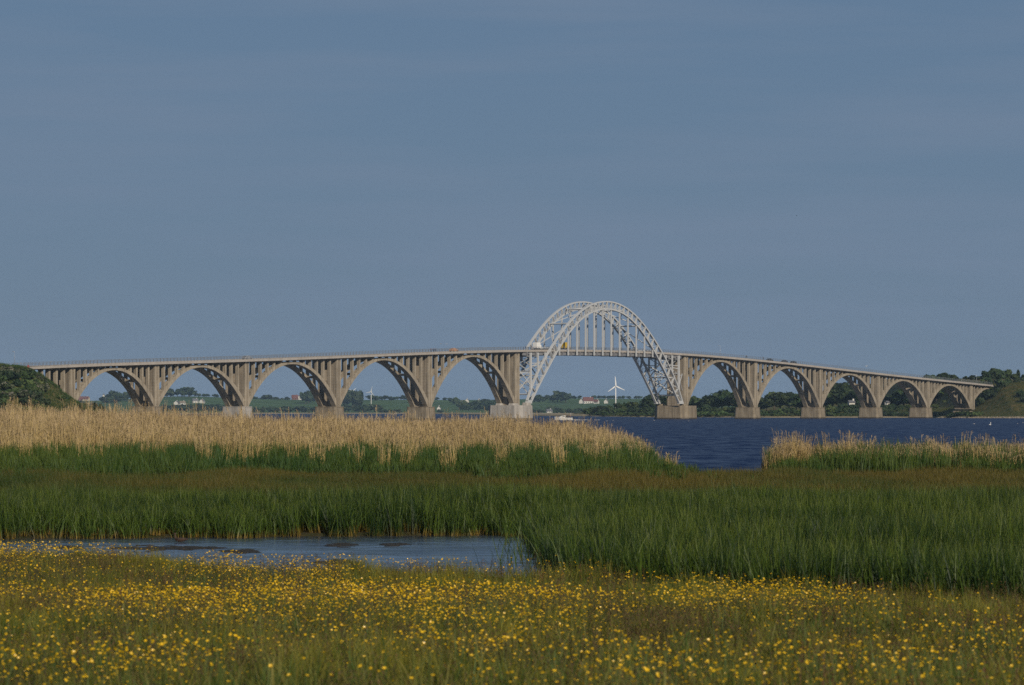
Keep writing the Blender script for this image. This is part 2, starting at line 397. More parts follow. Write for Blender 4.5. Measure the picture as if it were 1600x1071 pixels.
# far shore across the sound
def far_shore(x): return 5080 + 130 * (vnoise(x, x * 0, 160, 21) - 0.5) + np.interp(x, [-900, -300, 0, 130, 700], [60, 40, 0, -520, -700])
def far_z(X, Y):
    d = Y - far_shore(X)
    z = -1.2 + 2.0 * sstep(-10, 25, d) + 19.0 * sstep(60, 1500, d) * (0.75 + 0.5 * vnoise(X, Y, 420, 22))
    z = z + 9 * np.exp(-(((X + 500) / 110) ** 2 + ((Y - 6100) / 500) ** 2)) + 1.2 * (vnoise(X, Y, 90, 23) - 0.5) * sstep(80, 300, d)
    return z
far_land = grid('far_land', np.linspace(-1900, 1900, 150), np.concatenate([np.linspace(4200, 5400, 110), np.linspace(5420, 8700, 70)]), far_z, [M_FIELD, M_SAND],
                lambda x, y, z: (z < 1.15))

# right-hand shore with the headland that carries the bridge end
def rshore(x): return np.interp(x, [20, 42, 50, 70, 129, 198, 206, 216, 236, 420], [4600, 3000, 2540, 2240, 2085, 2062, 1990, 1955, 1912, 1880])
def right_z(X, Y):
    d = Y - rshore(X)
    low = np.interp(X, [40, 120, 190], [0.15, 0.35, 1.0])
    z = -1.2 + 1.9 * sstep(-6, 9, d) + low * (3.2 * sstep(8, 90, d) + 4 * sstep(80, 400, d))
    hw = sstep(212, 246, X) * sstep(2, 84, d + 0.35 * (X - 236) * 0)
    far = sstep(1990, 2010, Y) * sstep(215, 232, X)
    z = z + 13.2 * np.maximum(hw, far * sstep(5, 84, d)) + 1.0 * (vnoise(X, Y, 14, 31) - 0.5) * sstep(10, 40, d)
    return z
right_land = grid('right_shore', np.concatenate([np.linspace(20, 200, 90), np.linspace(201, 300, 100), np.linspace(305, 700, 40)]),
                  np.concatenate([np.linspace(1860, 2140, 140), np.linspace(2150, 3000, 60)]), right_z, [M_HEAD, M_SAND], lambda x, y, z: (z < 0.85))

# low sandy spit running from the far shore towards the boat
sp = MB(); vs = []; fs = []
spl = [(675, 4700), (720, 3900), (765, 3350), (810, 3000), (855, 2780), (900, 2640), (940, 2560), (985, 2500)]
for i_, (px, d) in enumerate(spl):
    w_ = 1.0 + 0.12 * math.sin(i_ * 2.1)
    for dd, zz in ((0, -0.5), (8, 0.55), (60, 1.25 * w_), (150, 1.1), (190, -0.5)): vs.append(gpt(px, d + dd, zz))
for i_ in range(len(spl) - 1):
    for j_ in range(4): a_ = i_ * 5 + j_; fs.append((a_, a_ + 5, a_ + 6, a_ + 1))
sp.add(vs, fs, 0, True); sp.build('sand_spit', M_SAND)['kind'] = 'structure'

def lhill_z(X, Y):
    X = X + (Y - 1330) * 0.11 * (Y > 1330)
    # steep bank that carries the left bridge end
    prof = np.interp(X, [-340, -165, -157, -153, -150, -147, -145, -141.5, -137, -130, -120], [18.2, 18.0, 17.2, 15.2, 13.2, 11.1, 9.0, 6.4, 3.9, 1.2, -1.2])
    fr = sstep(1235, 1322, Y + 0.10 * (X + 160)); bk = sstep(1520, 1400, Y)
    return -1.2 + (prof + 1.2) * fr * np.maximum(bk, 0.05) + 0.7 * (vnoise(X, Y, 9, 41) - 0.5)
left_hill = grid('bridge_bank', np.linspace(-340, -118, 120), np.linspace(1225, 1520, 110), lhill_z, M_HEAD)
tag(left_hill, kind='structure'); 

# ------------------------------------------------------------------ the bridge
BA = R(58.9)
BR = empty('bridge', (33.9, 1680.0, 0), BA, 'long concrete arch bridge with one grey-white steel arch across the water', 'bridge')
U = (math.cos(BA), math.sin(BA))
def bw(s, t, z=0.0):      # bridge coordinates -> world; t > 0 towards the camera side
    return (33.9 + s * U[0] + t * U[1], 1680.0 + s * U[1] - t * U[0], z)
_DS = np.array([-376, -350, -313, -258, -199, -136, -67, -36, 0, 36, 67, 133, 195, 254, 305, 351, 377.])
_DZ = np.array([17.3, 18.0, 19.2, 20.9, 22.7, 24.5, 26.45, 27.2, 27.55, 27.3, 26.6, 24.85, 22.4, 20.1, 17.9, 16.1, 15.3])
_dp = np.polyfit(_DS / 380, _DZ, 6)
def dz(s): return float(np.polyval(_dp, s / 380.0))       # underside of the deck edge
PIERS = [-356.0, -308.5, -254.5, -195.5, -132.7, -68.5, 69.8, 133.0, 195.8, 254.2, 307.6, 355.5]
HW = 5.35

def deck_strip(name, s0, s1, hw, prof, m, step=4.0, parent=BR):
    """cross-section prof [(t, dz)] swept along the deck line"""
    n = max(2, int((s1 - s0) / step) + 1); ss = np.linspace(s0, s1, n); k = len(prof); mb = MB(); vs = []; fs = []
    for s in ss:
        z = dz(s)
        for t, h in prof: vs.append((s, -t, z + h))
    for i in range(n - 1):
        for j in range(k):
            fs.append((i * k + j, i * k + (j + 1) % k, (i + 1) * k + (j + 1) % k, (i + 1) * k + j))
    fs.append(tuple(range(k))); fs.append(tuple(reversed([(n - 1) * k + j for j in range(k)])))
    mb.add(vs, fs); return mb.build(name, m, parent)

def deck_run(s0, s1, hw):
    d = deck_strip('deck_slab', s0, s1, hw, [(-hw, 0), (-hw, 0.82), (-hw + 0.35, 0.82), (-hw + 0.35, 0.62), (hw - 0.35, 0.62), (hw - 0.35, 0.82), (hw, 0.82), (hw, 0), (hw - 0.5, 0.06), (-hw + 0.5, 0.06)], M_EDGE)
    deck_strip('road_surface', s0, s1, 3.0, [(-3.0, 0.63), (-3.0, 0.68), (3.0, 0.68), (3.0, 0.63)], M_ASPH, parent=d)
    for sg in (-1, 1):
        deck_strip('kerb', s0, s1, 0.2, [(sg * 3.2 - 0.15, 0.63), (sg * 3.2 - 0.15, 0.80), (sg * 3.2 + 0.15, 0.80), (sg * 3.2 + 0.15, 0.63)], M_EDGE, parent=d)
        mb = MB(); n = int((s1 - s0) / 2.0); ss = np.linspace(s0 + 0.1, s1 - 0.1, n + 1)
        t = sg * (hw - 0.17)
        for s in ss:
            z = dz(s) + 0.822
            mb.span((s - 0.06, -t - 0.05, z), (s + 0.06, -t + 0.05, z + 1.15))
        for a, b in zip(ss[:-1], ss[1:]):
            for hh in (0.25, 0.55, 0.85, 1.12):
                w = 0.09 if hh > 1 else 0.05
                mb.bar((a + 0.06, -t, dz(a) + 0.82 + hh), (b - 0.06, -t, dz(b) + 0.82 + hh), 0.06, w)
        o = mb.build('railing', M_RAIL, d)
        o['kind'] = 'stuff'
    return d
deck_run(-384, -65.2, HW); deck_run(65.2, 380, HW)
sdk = deck_run(-65.1, 65.1, 5.0)

# --- concrete spans
COLW = 1.15     # across
RT0, RT1 = 1.95, 3.95     # rib from t = 1.95 to 3.95 on either side
def arch_curve(a, b, zs):
    """intrados height z(s) and rib depth for the span between springings a, b"""
    m = (a + b) / 2; L = (b - a) / 2
    zc = dz(m) - 1.5
    def zi(s):
        q = abs((s - m) / L); return zs + (zc - zs) * (1 - (0.84 * q ** 2 + 0.16 * q ** 4))
    def depth(s):
        q = abs((s - m) / L); return 0.95 + 0.85 * q ** 1.6
    def dzs(s):
        e = 0.05; return (zi(s + e) - zi(s - e)) / (2 * e)
    def ext(s):      # extrados point above intrados point s (normal offset)
        g = dzs(s); n = math.hypot(1, g); h = depth(s); return s - g / n * h, zi(s) + h / n
    return zi, ext, m, L
def ext_z_at(ext, a, b, s):
    lo, hi = a, b
    for _ in range(40):
        mid = (lo + hi) / 2
        if ext(mid)[0] < s: lo = mid
        else: hi = mid
    return ext((lo + hi) / 2)[1]

FOOT_Z = 4.75
def add_span(p0, p1, z0=FOOT_Z, z1=FOOT_Z, big0=False, big1=False):
    hw0 = 0.95; a = p0 + hw0; b = p1 - hw0
    zi, ext, m, L = arch_curve(a, b, FOOT_Z - 0.3)
    N = 30; ss = [a + (b - a) * i / N for i in range(N + 1)]
    for sg in (1, -1):
        mb = MB(); vs = []; fs = []
        for s in ss:
            xs_, xz = ext(s); xs_ = min(max(xs_, p0 + 0.05), p1 - 0.05)
            for (q, z) in ((s, zi(s)), (xs_, xz)):
                for t in (RT0 * sg, RT1 * sg): vs.append((q, -t, z))
        for i in range(N):
            A = i * 4; B = A + 4
            fs += [(A, A + 1, B + 1, B), (A + 2, B + 2, B + 3, A + 3), (A, B, B + 2, A + 2), (A + 1, A + 3, B + 3, B + 1)]
        fs += [(0, 2, 3, 1), (N * 4, N * 4 + 1, N * 4 + 3, N * 4 + 2)]
        mb.add(vs, fs); mb.build('arch_rib', M_CONC, BR)
    # spandrel columns with their beams
    span = p1 - p0; step = span / 13.6
    for side in (0, 1):
        for k in range(1, 6):
            s = (p0 + 0.9 + step * k * 0.98) if side == 0 else (p1 - 0.9 - step * k * 0.98)
            ze = ext_z_at(ext, a, b, s); top = dz(s) - 0.42
            if top - ze < 0.5: continue
            for sg in (1, -1):
                mb = MB(); t = sg * (RT1 - COLW / 2 - 0.02)
                # stems stand in the rib, so they start below its back
                mb.span((s - 0.4, -t - COLW / 2 + 0.04, ze - 0.9 if k < 5 else ze - 0.5), (s + 0.4, -t + COLW / 2 - 0.04, top))
                mb.build('spandrel_column', M_CONC, BR)
            mb = MB(); mb.span((s - 0.3, -4.3, top + 0.004), (s + 0.3, 4.3, dz(s) - 0.0))
            mb.build('deck_beam', M_CONC, BR)
    # struts between the two ribs
    for q in (-0.62, -0.2, 0.2, 0.62):
        s = m + q * L; z = zi(s) + 0.55 + 0.6 * abs(q)
        mb = MB(); mb.span((s - 0.4, -RT0 + 0.01, z - 0.45), (s + 0.4, RT0 - 0.01, z + 0.45)); mb.build('rib_strut', M_CONC, BR)

def octo(lx, ly, c):
    x, y = lx / 2, ly / 2
    return [(-x, -y + c), (-x + c, -y), (x - c, -y), (x, -y + c), (x, y - c), (x - c, y), (-x + c, y), (-x, y - c)]

for i, p in enumerate(PIERS):
    big = i in (5, 6); end = i in (0, 11)
    # wall above the footing: two flanges and a web between them
    top = dz(p) - 0.02
    w = MB()
    th = 1.15 if not big else 1.5
    if big:
        w.span((p - th, -3.95, FOOT_Z - 0.5), (p + th, 3.95, top))
    else:                                        # two shafts, open between them above a low wall
        for sg in (1, -1): w.span((p - th, min(sg * 1.35, sg * 3.95), FOOT_Z - 0.5), (p + th, max(sg * 1.35, sg * 3.95), top))
        w.span((p - th + 0.2, -1.346, FOOT_Z - 0.5), (p + th - 0.2, 1.346, FOOT_Z + 2.2))
        zm = FOOT_Z + (top - FOOT_Z) * 0.52
        w.span((p - th + 0.25, -1.346, zm - 0.5), (p + th - 0.25, 1.346, zm + 0.5))
    wo = w.build('pier_wall', M_CONC_WALL, BR)
    for sg in (1, -1):                          # ribs (pilasters) on the long sides
        for dx in (-th - 0.12 + 0.45, th + 0.12 - 0.45):
            b = MB(); b.span((p + dx - 0.45, -sg * 3.9 - 0.35, FOOT_Z - 0.4), (p + dx + 0.45, -sg * 3.9 + 0.35, top - 0.15)); b.build('pilaster', M_CONC, wo)
    c = MB(); c.span((p - th - 0.05, -4.3, top - 0.7), (p + th + 0.05, 4.3, top + 0.015)); c.build('pier_cap', M_CONC, wo)
    if big:
        sgn = -1 if i == 5 else 1
        o = MB(); poly = octo(12.4, 16.6, 2.6)
        o.plan([(x, y) for x, y in poly], -1.4, 5.6, 0.965)
        off = p - sgn * 1.6
        fo = o.build('pier_footing', M_FOOT_NEW if i == 5 else M_FOOT, BR, (off, 0, 0))
        wet = MB(); wet.plan([(x * 1.004, y * 1.004) for x, y in poly], -1.3, 0.55, 0.997); wet.build('tide_mark', M_WET, fo)
        for sg in (1, -1):                      # bearing blocks of the steel arch
            b = MB(); b.plan(octo(3.4, 3.0, 0.5), 0, 1.1 if i == 5 else 0.75, 0.86)
            b.build('bearing_block', M_FOOT_NEW if i == 5 else M_FOOT, fo, (-sgn * 3.1 if True else 0, sg * 5.55, 5.58))
        if i == 5:                              # humps under the concrete ribs
            for sg in (1, -1):
                b = MB(); b.plan(octo(4.2, 3.4, 0.6), 0, 0.8, 0.8); b.build('bearing_block', M_FOOT_NEW, fo, (-2.6, sg * 2.95, 5.58))
    else:
        o = MB(); poly = octo(6.2, 10.4, 0.7)
        hz = FOOT_Z if not end else 3.4
        o.plan(poly, -1.4, hz, 0.93)
        fm = M_FOOT_NEW if i == 2 else M_FOOT
        fo = o.build('pier_footing', fm, BR, (p, 0, 0))
        wet = MB(); wet.plan([(x * 1.004, y * 1.004) for x, y in poly], -1.3, 0.5, 0.997); wet.build('tide_mark', M_WET, fo)
        if not end:
            c = MB(); c.plan(octo(5.9, 9.9, 0.7), hz, hz + 0.22, 1.0); c.build('footing_cap', fm, fo)
for a, b in zip(PIERS[:5], PIERS[1:6]): add_span(a, b)
for a, b in zip(PIERS[6:11], PIERS[7:12]): add_span(a, b)

# half arches and legs of the two bridge ends
for sgn, p in ((1, PIERS[-1]), (-1, PIERS[0])):
    for k, off in enumerate((4.2, 8.2, 12.2, 16.0)):
        s = p + sgn * off; top = dz(s) - 0.42
        zlow = [4.0, 10.8, 12.2, 13.5][k] if sgn > 0 else 5.0
        for sg in (1, -1):
            t = sg * 3.2; mb = MB(); mb.span((s - 0.42, -t - 0.65, zlow), (s + 0.42, -t + 0.65, top)); mb.build('spandrel_column', M_CONC, BR)
        mb = MB(); mb.span((s - 0.36, -4.75, top + 0.004), (s + 0.36, 4.75, dz(s))); mb.build('deck_beam', M_CONC, BR)
    for sg in ((1, -1) if sgn > 0 else ()):
        mb = MB(); vs = []; fs = []; n = 12
        for i in range(n + 1):
            q = i / n; s = p + sgn * (4.7 + 16.5 * q)
            zl = (8.8 if sgn > 0 else 10.4); zh = dz(s) - 1.2
            z = zl + (zh - zl) * math.sin(q * math.pi / 2) ** 0.9
            for zz in (z, z + 1.3 - 0.5 * q):
                for t in (RT0 * sg, RT1 * sg): vs.append((s, -t, zz))
        for i in range(n):
            A = i * 4; B = A + 4
            fs += [(A, A + 1, B + 1, B), (A + 2, B + 2, B + 3, A + 3), (A, B, B + 2, A + 2), (A + 1, A + 3, B + 3, B + 1)]
        fs += [(0, 2, 3, 1), (n * 4, n * 4 + 1, n * 4 + 3, n * 4 + 2)]
        mb.add(vs, fs); mb.build('arch_rib', M_CONC, BR)

# --- the steel arch span
_oc = np.polyfit(np.array([0, 8.7, 17, 26, 34, 41.6, 49.5, 58.0, 63.4]) ** 2 / 4000, [47.9, 47.25, 45.2, 41.3, 36.7, 31.2, 24.4, 15.6, 7.4], 4)
_ic = np.polyfit(np.array([0, 9, 17.5, 26, 34, 41.6, 51, 60.6]) ** 2 / 4000, [44.9, 44.1, 41.9, 37.8, 32.4, 26.0, 17.0, 6.9], 4)
def oz(s): return float(np.polyval(_oc, s * s / 4000))
def iz(s): return float(np.polyval(_ic, s * s / 4000))
NP = 36
so = [-63.4 + 126.8 * i / NP for i in range(NP + 1)]; si = [x * 60.6 / 63.4 for x in so]
RIBT = 5.55
def chord(pts, w, h):
    mb = MB(); vs = []; fs = []; n = len(pts)
    for i, (s, z) in enumerate(pts):
        a = pts[max(i - 1, 0)]; b = pts[min(i + 1, n - 1)]; d = Vector((b[0] - a[0], 0, b[1] - a[1])).normalized(); nn = Vector((-d.z, 0, d.x))
        for sa, sb in ((-1, -1), (1, -1), (1, 1), (-1, 1)): vs.append(Vector((s, sa * w / 2, z)) + nn * (sb * h / 2))
    for i in range(n - 1):
        for j in range(4): fs.append((i * 4 + j, i * 4 + (j + 1) % 4, (i + 1) * 4 + (j + 1) % 4, (i + 1) * 4 + j))
    fs += [(0, 1, 2, 3), (n * 4 - 1, n * 4 - 2, n * 4 - 3, n * 4 - 4)]
    mb.add(vs, fs); return mb
for sg in (1, -1):
    y = -sg * RIBT
    rib = empty('steel_rib', (0, y, 0)); rib.parent = BR
    chord([(s, oz(s)) for s in so], 0.95, 0.52).build('upper_chord', M_STEEL, rib)
    chord([(s, iz(s)) for s in si], 0.95, 0.52).build('lower_chord', M_STEEL, rib)
    for i in range(NP + 1):                                  # web posts
        mb = MB(); mb.bar((si[i], 0, iz(si[i]) + 0.2), (so[i], 0, oz(so[i]) - 0.2), 0.86, 0.26); mb.build('web_post', M_STEEL, rib)
    for i in range(NP):                                      # web diagonals
        mb = MB()
        for p, q, o_ in (((si[i], iz(si[i])), (so[i + 1], oz(so[i + 1])), -0.42), ((so[i], oz(so[i])), (si[i + 1], iz(si[i + 1])), 0.42)):
            mb.bar((p[0], o_, p[1]), (q[0], o_, q[1]), 0.07, 0.18)
        mb.build('web_diagonal', M_STEEL, rib)
    foot = MB(); foot.prism([(-1.6, 0), (1.6, 0), (0.9, 1.3), (-0.9, 1.3)], -0.8, 0.8)
    for e in (-1, 1): foot_o = link('arch_shoe', foot.mesh('arch_shoe', M_STEEL), rib, (e * 62.2, 0, 6.35))
    # hangers
    for k in range(12):
        s = -38.2 + 76.4 * k / 11
        mb = MB()
        mb.span((s - 0.30, -0.22, dz(s) - 1.5), (s + 0.30, 0.22, iz(s) - 0.25))
        mb.build('hanger', M_STEEL, BR, (0, y, 0))
    # posts that carry the deck outside the arch
    for s in (-60.6, -55.0, -49.4, 49.4, 55.0, 60.6):
        mb = MB(); wdt = 0.5 if abs(s) > 60 else 0.32
        mb.span((s - wdt, -0.3, oz(s) + 0.1), (s + wdt, 0.3, dz(s) - 0.3)); mb.build('deck_post', M_STEEL, BR, (0, y, 0))
# floor system: cross girders, edge girders, stringers
for k in range(19):
    s = -62.3 + 124.6 * k / 18
    mb = MB(); mb.span((s - 0.2, -5.25, dz(s) - 1.55), (s + 0.2, 5.25, dz(s) - 0.03)); mb.build('cross_girder', M_STEEL_D, BR)
for t in (-4.3, -2.1, 0.0, 2.1, 4.3):
    mb = MB(); ss = np.linspace(-65, 65, 27)
    for a, b in zip(ss[:-1], ss[1:]): mb.bar((a, -t, dz(a) - 0.75), (b, -t, dz(b) - 0.75), 0.3, 1.25)
    mb.build('stringer', M_STEEL_D, BR)
# wind bracing between the ribs above the road: two portal beams and crossed struts
def brace(p, q, w=0.26, h=0.26):
    mb = MB(); mb.bar(p, q, w, h); mb.build('cross_brace', M_STEEL, BR)
YB = RIBT - 0.4
nodes = [-42.0, -28.0, -14, 0, 14, 28, 42.0]
for k, s in enumerate(nodes):
    z = (iz(s) + oz(s)) / 2
    big_ = k in (0, len(nodes) - 1)
    brace((s, -YB, z), (s, YB, z), 0.6 if big_ else 0.4, 0.9 if big_ else 0.45)
for a, b in zip(nodes[:-1], nodes[1:]):
    za = (iz(a) + oz(a)) / 2 + 0.3; zb = (iz(b) + oz(b)) / 2 + 0.3
    brace((a, -YB, za), (b, YB, zb)); brace((a, YB, za - 0.36), (b, -YB, zb - 0.36))
# bracing below the road at both ends: between the legs and between the posts
for e in (-1, 1):
    for s0, s1 in ((47.0, 54.5), (54.5, 61.0)):
        a, b = e * s0, e * s1; za = (iz(a * .97) + oz(a)) / 2; zb = (iz(b * .97) + oz(b)) / 2
        brace((a, -YB, za), (b, YB, zb), 0.4, 0.4); brace((a, YB, za - .42), (b, -YB, zb - .42), 0.4, 0.4)
        brace((b, -YB, zb), (b, YB, zb), 0.4, 0.4)
    for s, n_ in ((60.6, 3), (55.0, 2)):
        s *= e; z0 = oz(s) + 1.0; z1 = dz(s) - 1.8
        n_ = n_ - 1
        for j in range(n_):
            q0 = z0 + (z1 - z0) * j / n_; q1 = z0 + (z1 - z0) * (j + 1) / n_
            brace((s, -YB, q0), (s, YB, q1), 0.26, 0.26); brace((s + 0.3, YB, q0), (s + 0.3, -YB, q1), 0.26, 0.26)
            brace((s - 0.3, -YB, q1), (s - 0.3, YB, q1), 0.3, 0.3)
    for sg in (1, -1):                                         # side bracing between the posts
        y = -sg * RIBT
        for (a, b) in ((60.6, 55.0), (55.0, 49.4)):
            a *= e; b *= e
            brace((a, y, dz(a) - 4.5), (b, y, dz(b) - 4.5), 0.25, 0.3)
        brace((e * 60.6, y, oz(60.6) + 9), (e * 55.0, y, oz(55) + 2.5), 0.25, 0.3)
        brace((e * 66.5, y * 0.72, 19), (e * 60.6, y, 13.5), 0.25, 0.3); brace((e * 66.5, y * 0.72, 12), (e * 60.6, y, 17.5), 0.25, 0.3)
        brace((e * 66.5, y * 0.72, 18.4), (e * 60.6, y, 18.4), 0.25, 0.3)

# ------------------------------------------------------------------ traffic and people on the bridge
WH = {}
def wheel_meshes(r):
    if r not in WH:
        t = MB(); t.tube([(0, -0.11, 0), (0, 0.11, 0)], r, 14); q = MB(); q.tube([(0, -0.12, 0), (0, 0.12, 0)], r * 0.6, 10)
        WH[r] = (t.mesh('tyre', M_TYRE), q.mesh('rim', M_RIM))
    return WH[r]
def loft(mb, secs, mi=0):
    """secs: list of (x, [(y,z)...]) rings"""
    k = len(secs[0][1]); vs = [(x, y, z) for x, ring in secs for y, z in ring]; fs = []
    for i in range(len(secs) - 1):
        for j in range(k): fs.append((i * k + j, i * k + (j + 1) % k, (i + 1) * k + (j + 1) % k, (i + 1) * k + j))
    fs.append(tuple(reversed(range(k)))); fs.append(tuple((len(secs) - 1) * k + j for j in range(k)))
    mb.add(vs, fs, mi)
def ring(w, z0, z1, tum=0.9, c=0.12):
    return [(-w * .96, z0), (-w, z0 + c), (-w * (1 + tum) / 2, (z0 + z1) / 2 + 0.1), (-w * tum, z1 - c), (-w * tum + c, z1), (w * tum - c, z1), (w * tum, z1 - c), (w * (1 + tum) / 2, (z0 + z1) / 2 + 0.1), (w, z0 + c), (w * .96, z0)]
def add_wheels(root, xs_, w, r):
    tm, rm = wheel_meshes(r)
    for x in xs_:
        for sg in (-1, 1):
            o = link('wheel', tm, root, (x, sg * w, r)); link('rim', rm, o)
def car(s, t, paint, label, group, away=True, van=False):
    loc = bw(s, t, dz(s) + 0.684); pitch = math.atan((dz(s + 1) - dz(s - 1)) / 2)
    root = empty('parked_car' if False else 'car', loc, BA + (0 if away else math.pi), label, 'car', group)
    root.rotation_euler = (0, -pitch if away else pitch, root.rotation_euler.z)
    b = MB()
    H = 1.45 if not van else 1.95
    loft(b, [(-2.15, ring(0.78, 0.42, 0.85, 0.95)), (-2.05, ring(0.86, 0.28, 0.98, 0.95)), (-1.2, ring(0.88, 0.22, 0.98, 0.95)), (0.9, ring(0.88, 0.22, 0.96, 0.95)), (1.9, ring(0.86, 0.24, 0.82, 0.95)), (2.15, ring(0.76, 0.36, 0.66, 0.95))])
    b.build('body', paint, root)
    c = MB()
    rear = -1.95 if van else -1.5
    loft(c, [(rear, ring(0.78, 0.97, 1.02, 0.95, 0.02)), (rear + 0.3, ring(0.78, 0.95, H - 0.06, 0.82)), (-0.3, ring(0.78, 0.95, H, 0.80)), (0.35, ring(0.78, 0.95, H - 0.05, 0.80)), (1.15, ring(0.78, 0.94, 1.0, 0.95, 0.02))])
    c.build('cabin', paint, root)
    g = MB()
    for sg in (-1, 1):
        g.add([(rear + 0.42, sg * 0.775, 1.03), (0.85, sg * 0.775, 1.03), (0.30, sg * 0.70, H - 0.16), (rear + 0.5, sg * 0.70, H - 0.16)], [(0, 1, 2, 3)])
    g.add([(rear - 0.0, -0.62, 1.05), (rear - 0.0, 0.62, 1.05), (rear + 0.24, 0.55, H - 0.14), (rear + 0.24, -0.55, H - 0.14)], [(0, 1, 2, 3)])
    g.add([(1.08, -0.62, 1.04), (1.08, 0.62, 1.04), (0.46, 0.55, H - 0.12), (0.46, -0.55, H - 0.12)], [(0, 1, 2, 3)])
    g.build('window', M_GLASS, root)
    add_wheels(root, (-1.35, 1.35), 0.80, 0.31)
    lt = MB()
    for sg in (-1, 1): lt.box((-2.09, sg * 0.66, 0.78), (0.08, 0.24, 0.16))
    lt.build('tail_light', M_RED, root)
    return root
def box_truck(s, t, paint, label, cat, L=4.9, H=2.95, door=None):
    loc = bw(s, t, dz(s) + 0.684); root = empty('box_truck', loc, BA, label, cat)
    root.rotation_euler = (0, -math.atan((dz(s + 1) - dz(s - 1)) / 2), BA)
    b = MB(); r_ = ring(1.02, 0.75, H, 0.985, 0.07); loft(b, [(-L / 2, ring(0.98, 0.8, H - 0.04, 0.985, 0.07)), (-L / 2 + 0.06, r_), (L / 2 - 1.5, r_), (L / 2 - 1.44, ring(0.98, 0.8, H - 0.05, 0.985, 0.07))])
    b.build('cargo_box', paint, root)
    c = MB(); loft(c, [(L / 2 - 1.40, ring(0.95, 0.5, 2.1, 0.92)), (L / 2 - 0.75, ring(0.95, 0.45, 2.08, 0.9)), (L / 2 - 0.15, ring(0.94, 0.45, 1.25, 0.95)), (L / 2 + 0.1, ring(0.9, 0.5, 1.1, 0.95))])
    c.build('cab', M_WHITE if paint is not M_YELLOW else M_YELLOW, root)
    g = MB()
    g.add([(L / 2 - 0.62, -0.72, 2.0), (L / 2 - 0.62, 0.72, 2.0), (L / 2 - 0.10, 0.80, 1.28), (L / 2 - 0.10, -0.80, 1.28)], [(0, 1, 2, 3)])
    g.build('windscreen', M_GLASS, root)
    ch = MB(); ch.span((-L / 2 + 0.1, -0.5, 0.45), (L / 2 - 0.3, 0.5, 0.72)); ch.build('chassis', M_BLACKP, root)
    rd = MB(); rd.span((-L / 2 - 0.03, -0.88, 0.95), (-L / 2 - 0.004, 0.88, H - 0.2)); ro = rd.build('rear_door', paint, root)
    if door:
        dd = MB(); dd.span((-L / 2 - 0.05, door[0], door[1]), (-L / 2 - 0.032, door[2], door[3])); dd.build('rear_window', M_GLASS, root)
    for sg in (-1, 1):
        tl = MB(); tl.span((-L / 2 - 0.02, sg * 0.93 - 0.06, 0.85), (-L / 2 + 0.0, sg * 0.93 + 0.06, 1.15)); tl.build('tail_light', M_RED, root)
    add_wheels(root, (-L / 2 + 1.0, L / 2 - 0.9), 0.84, 0.40)
    return root
def s_at(px, t):
    k = (px - 800) / F; ca, sa = U
    return (k * (1680.0 - t * ca) - 33.9 - t * sa) / (ca - k * sa)
box_truck(s_at(840, 1.7) , 1.7, M_WHITE, 'white box van driving on the bridge just before the near steel arch leg', 'van', 4.2, 3.0)
box_truck(s_at(883, 1.7), 1.7, M_YELLOW, 'yellow box truck on the bridge beside the first arch hangers', 'truck', 4.6, 3.1, door=(0.25, 1.5, 0.7, 2.6))
G_CAR = 'cars driving on the bridge'
car(s_at(709, 1.7), 1.7, M_ORANGE, 'beige orange car on the bridge above the last concrete arch before the steel arch', G_CAR)
car(s_at(386, 1.7), 1.7, M_SILV, 'pale silver car on the bridge above the pier between the second and third arches', G_CAR)
car(s_at(1203, 1.7), 1.7, M_BLACKP, 'black car nearest the steel arch among the three dark cars right of it', G_CAR)
car(s_at(1226, 1.7), 1.7, M_DARKP, 'dark blue car in the middle of the three dark cars right of the steel arch', G_CAR)
car(s_at(1240, 1.7), 1.7, M_BLACKP, 'black car furthest along of the three dark cars right of the steel arch', G_CAR)

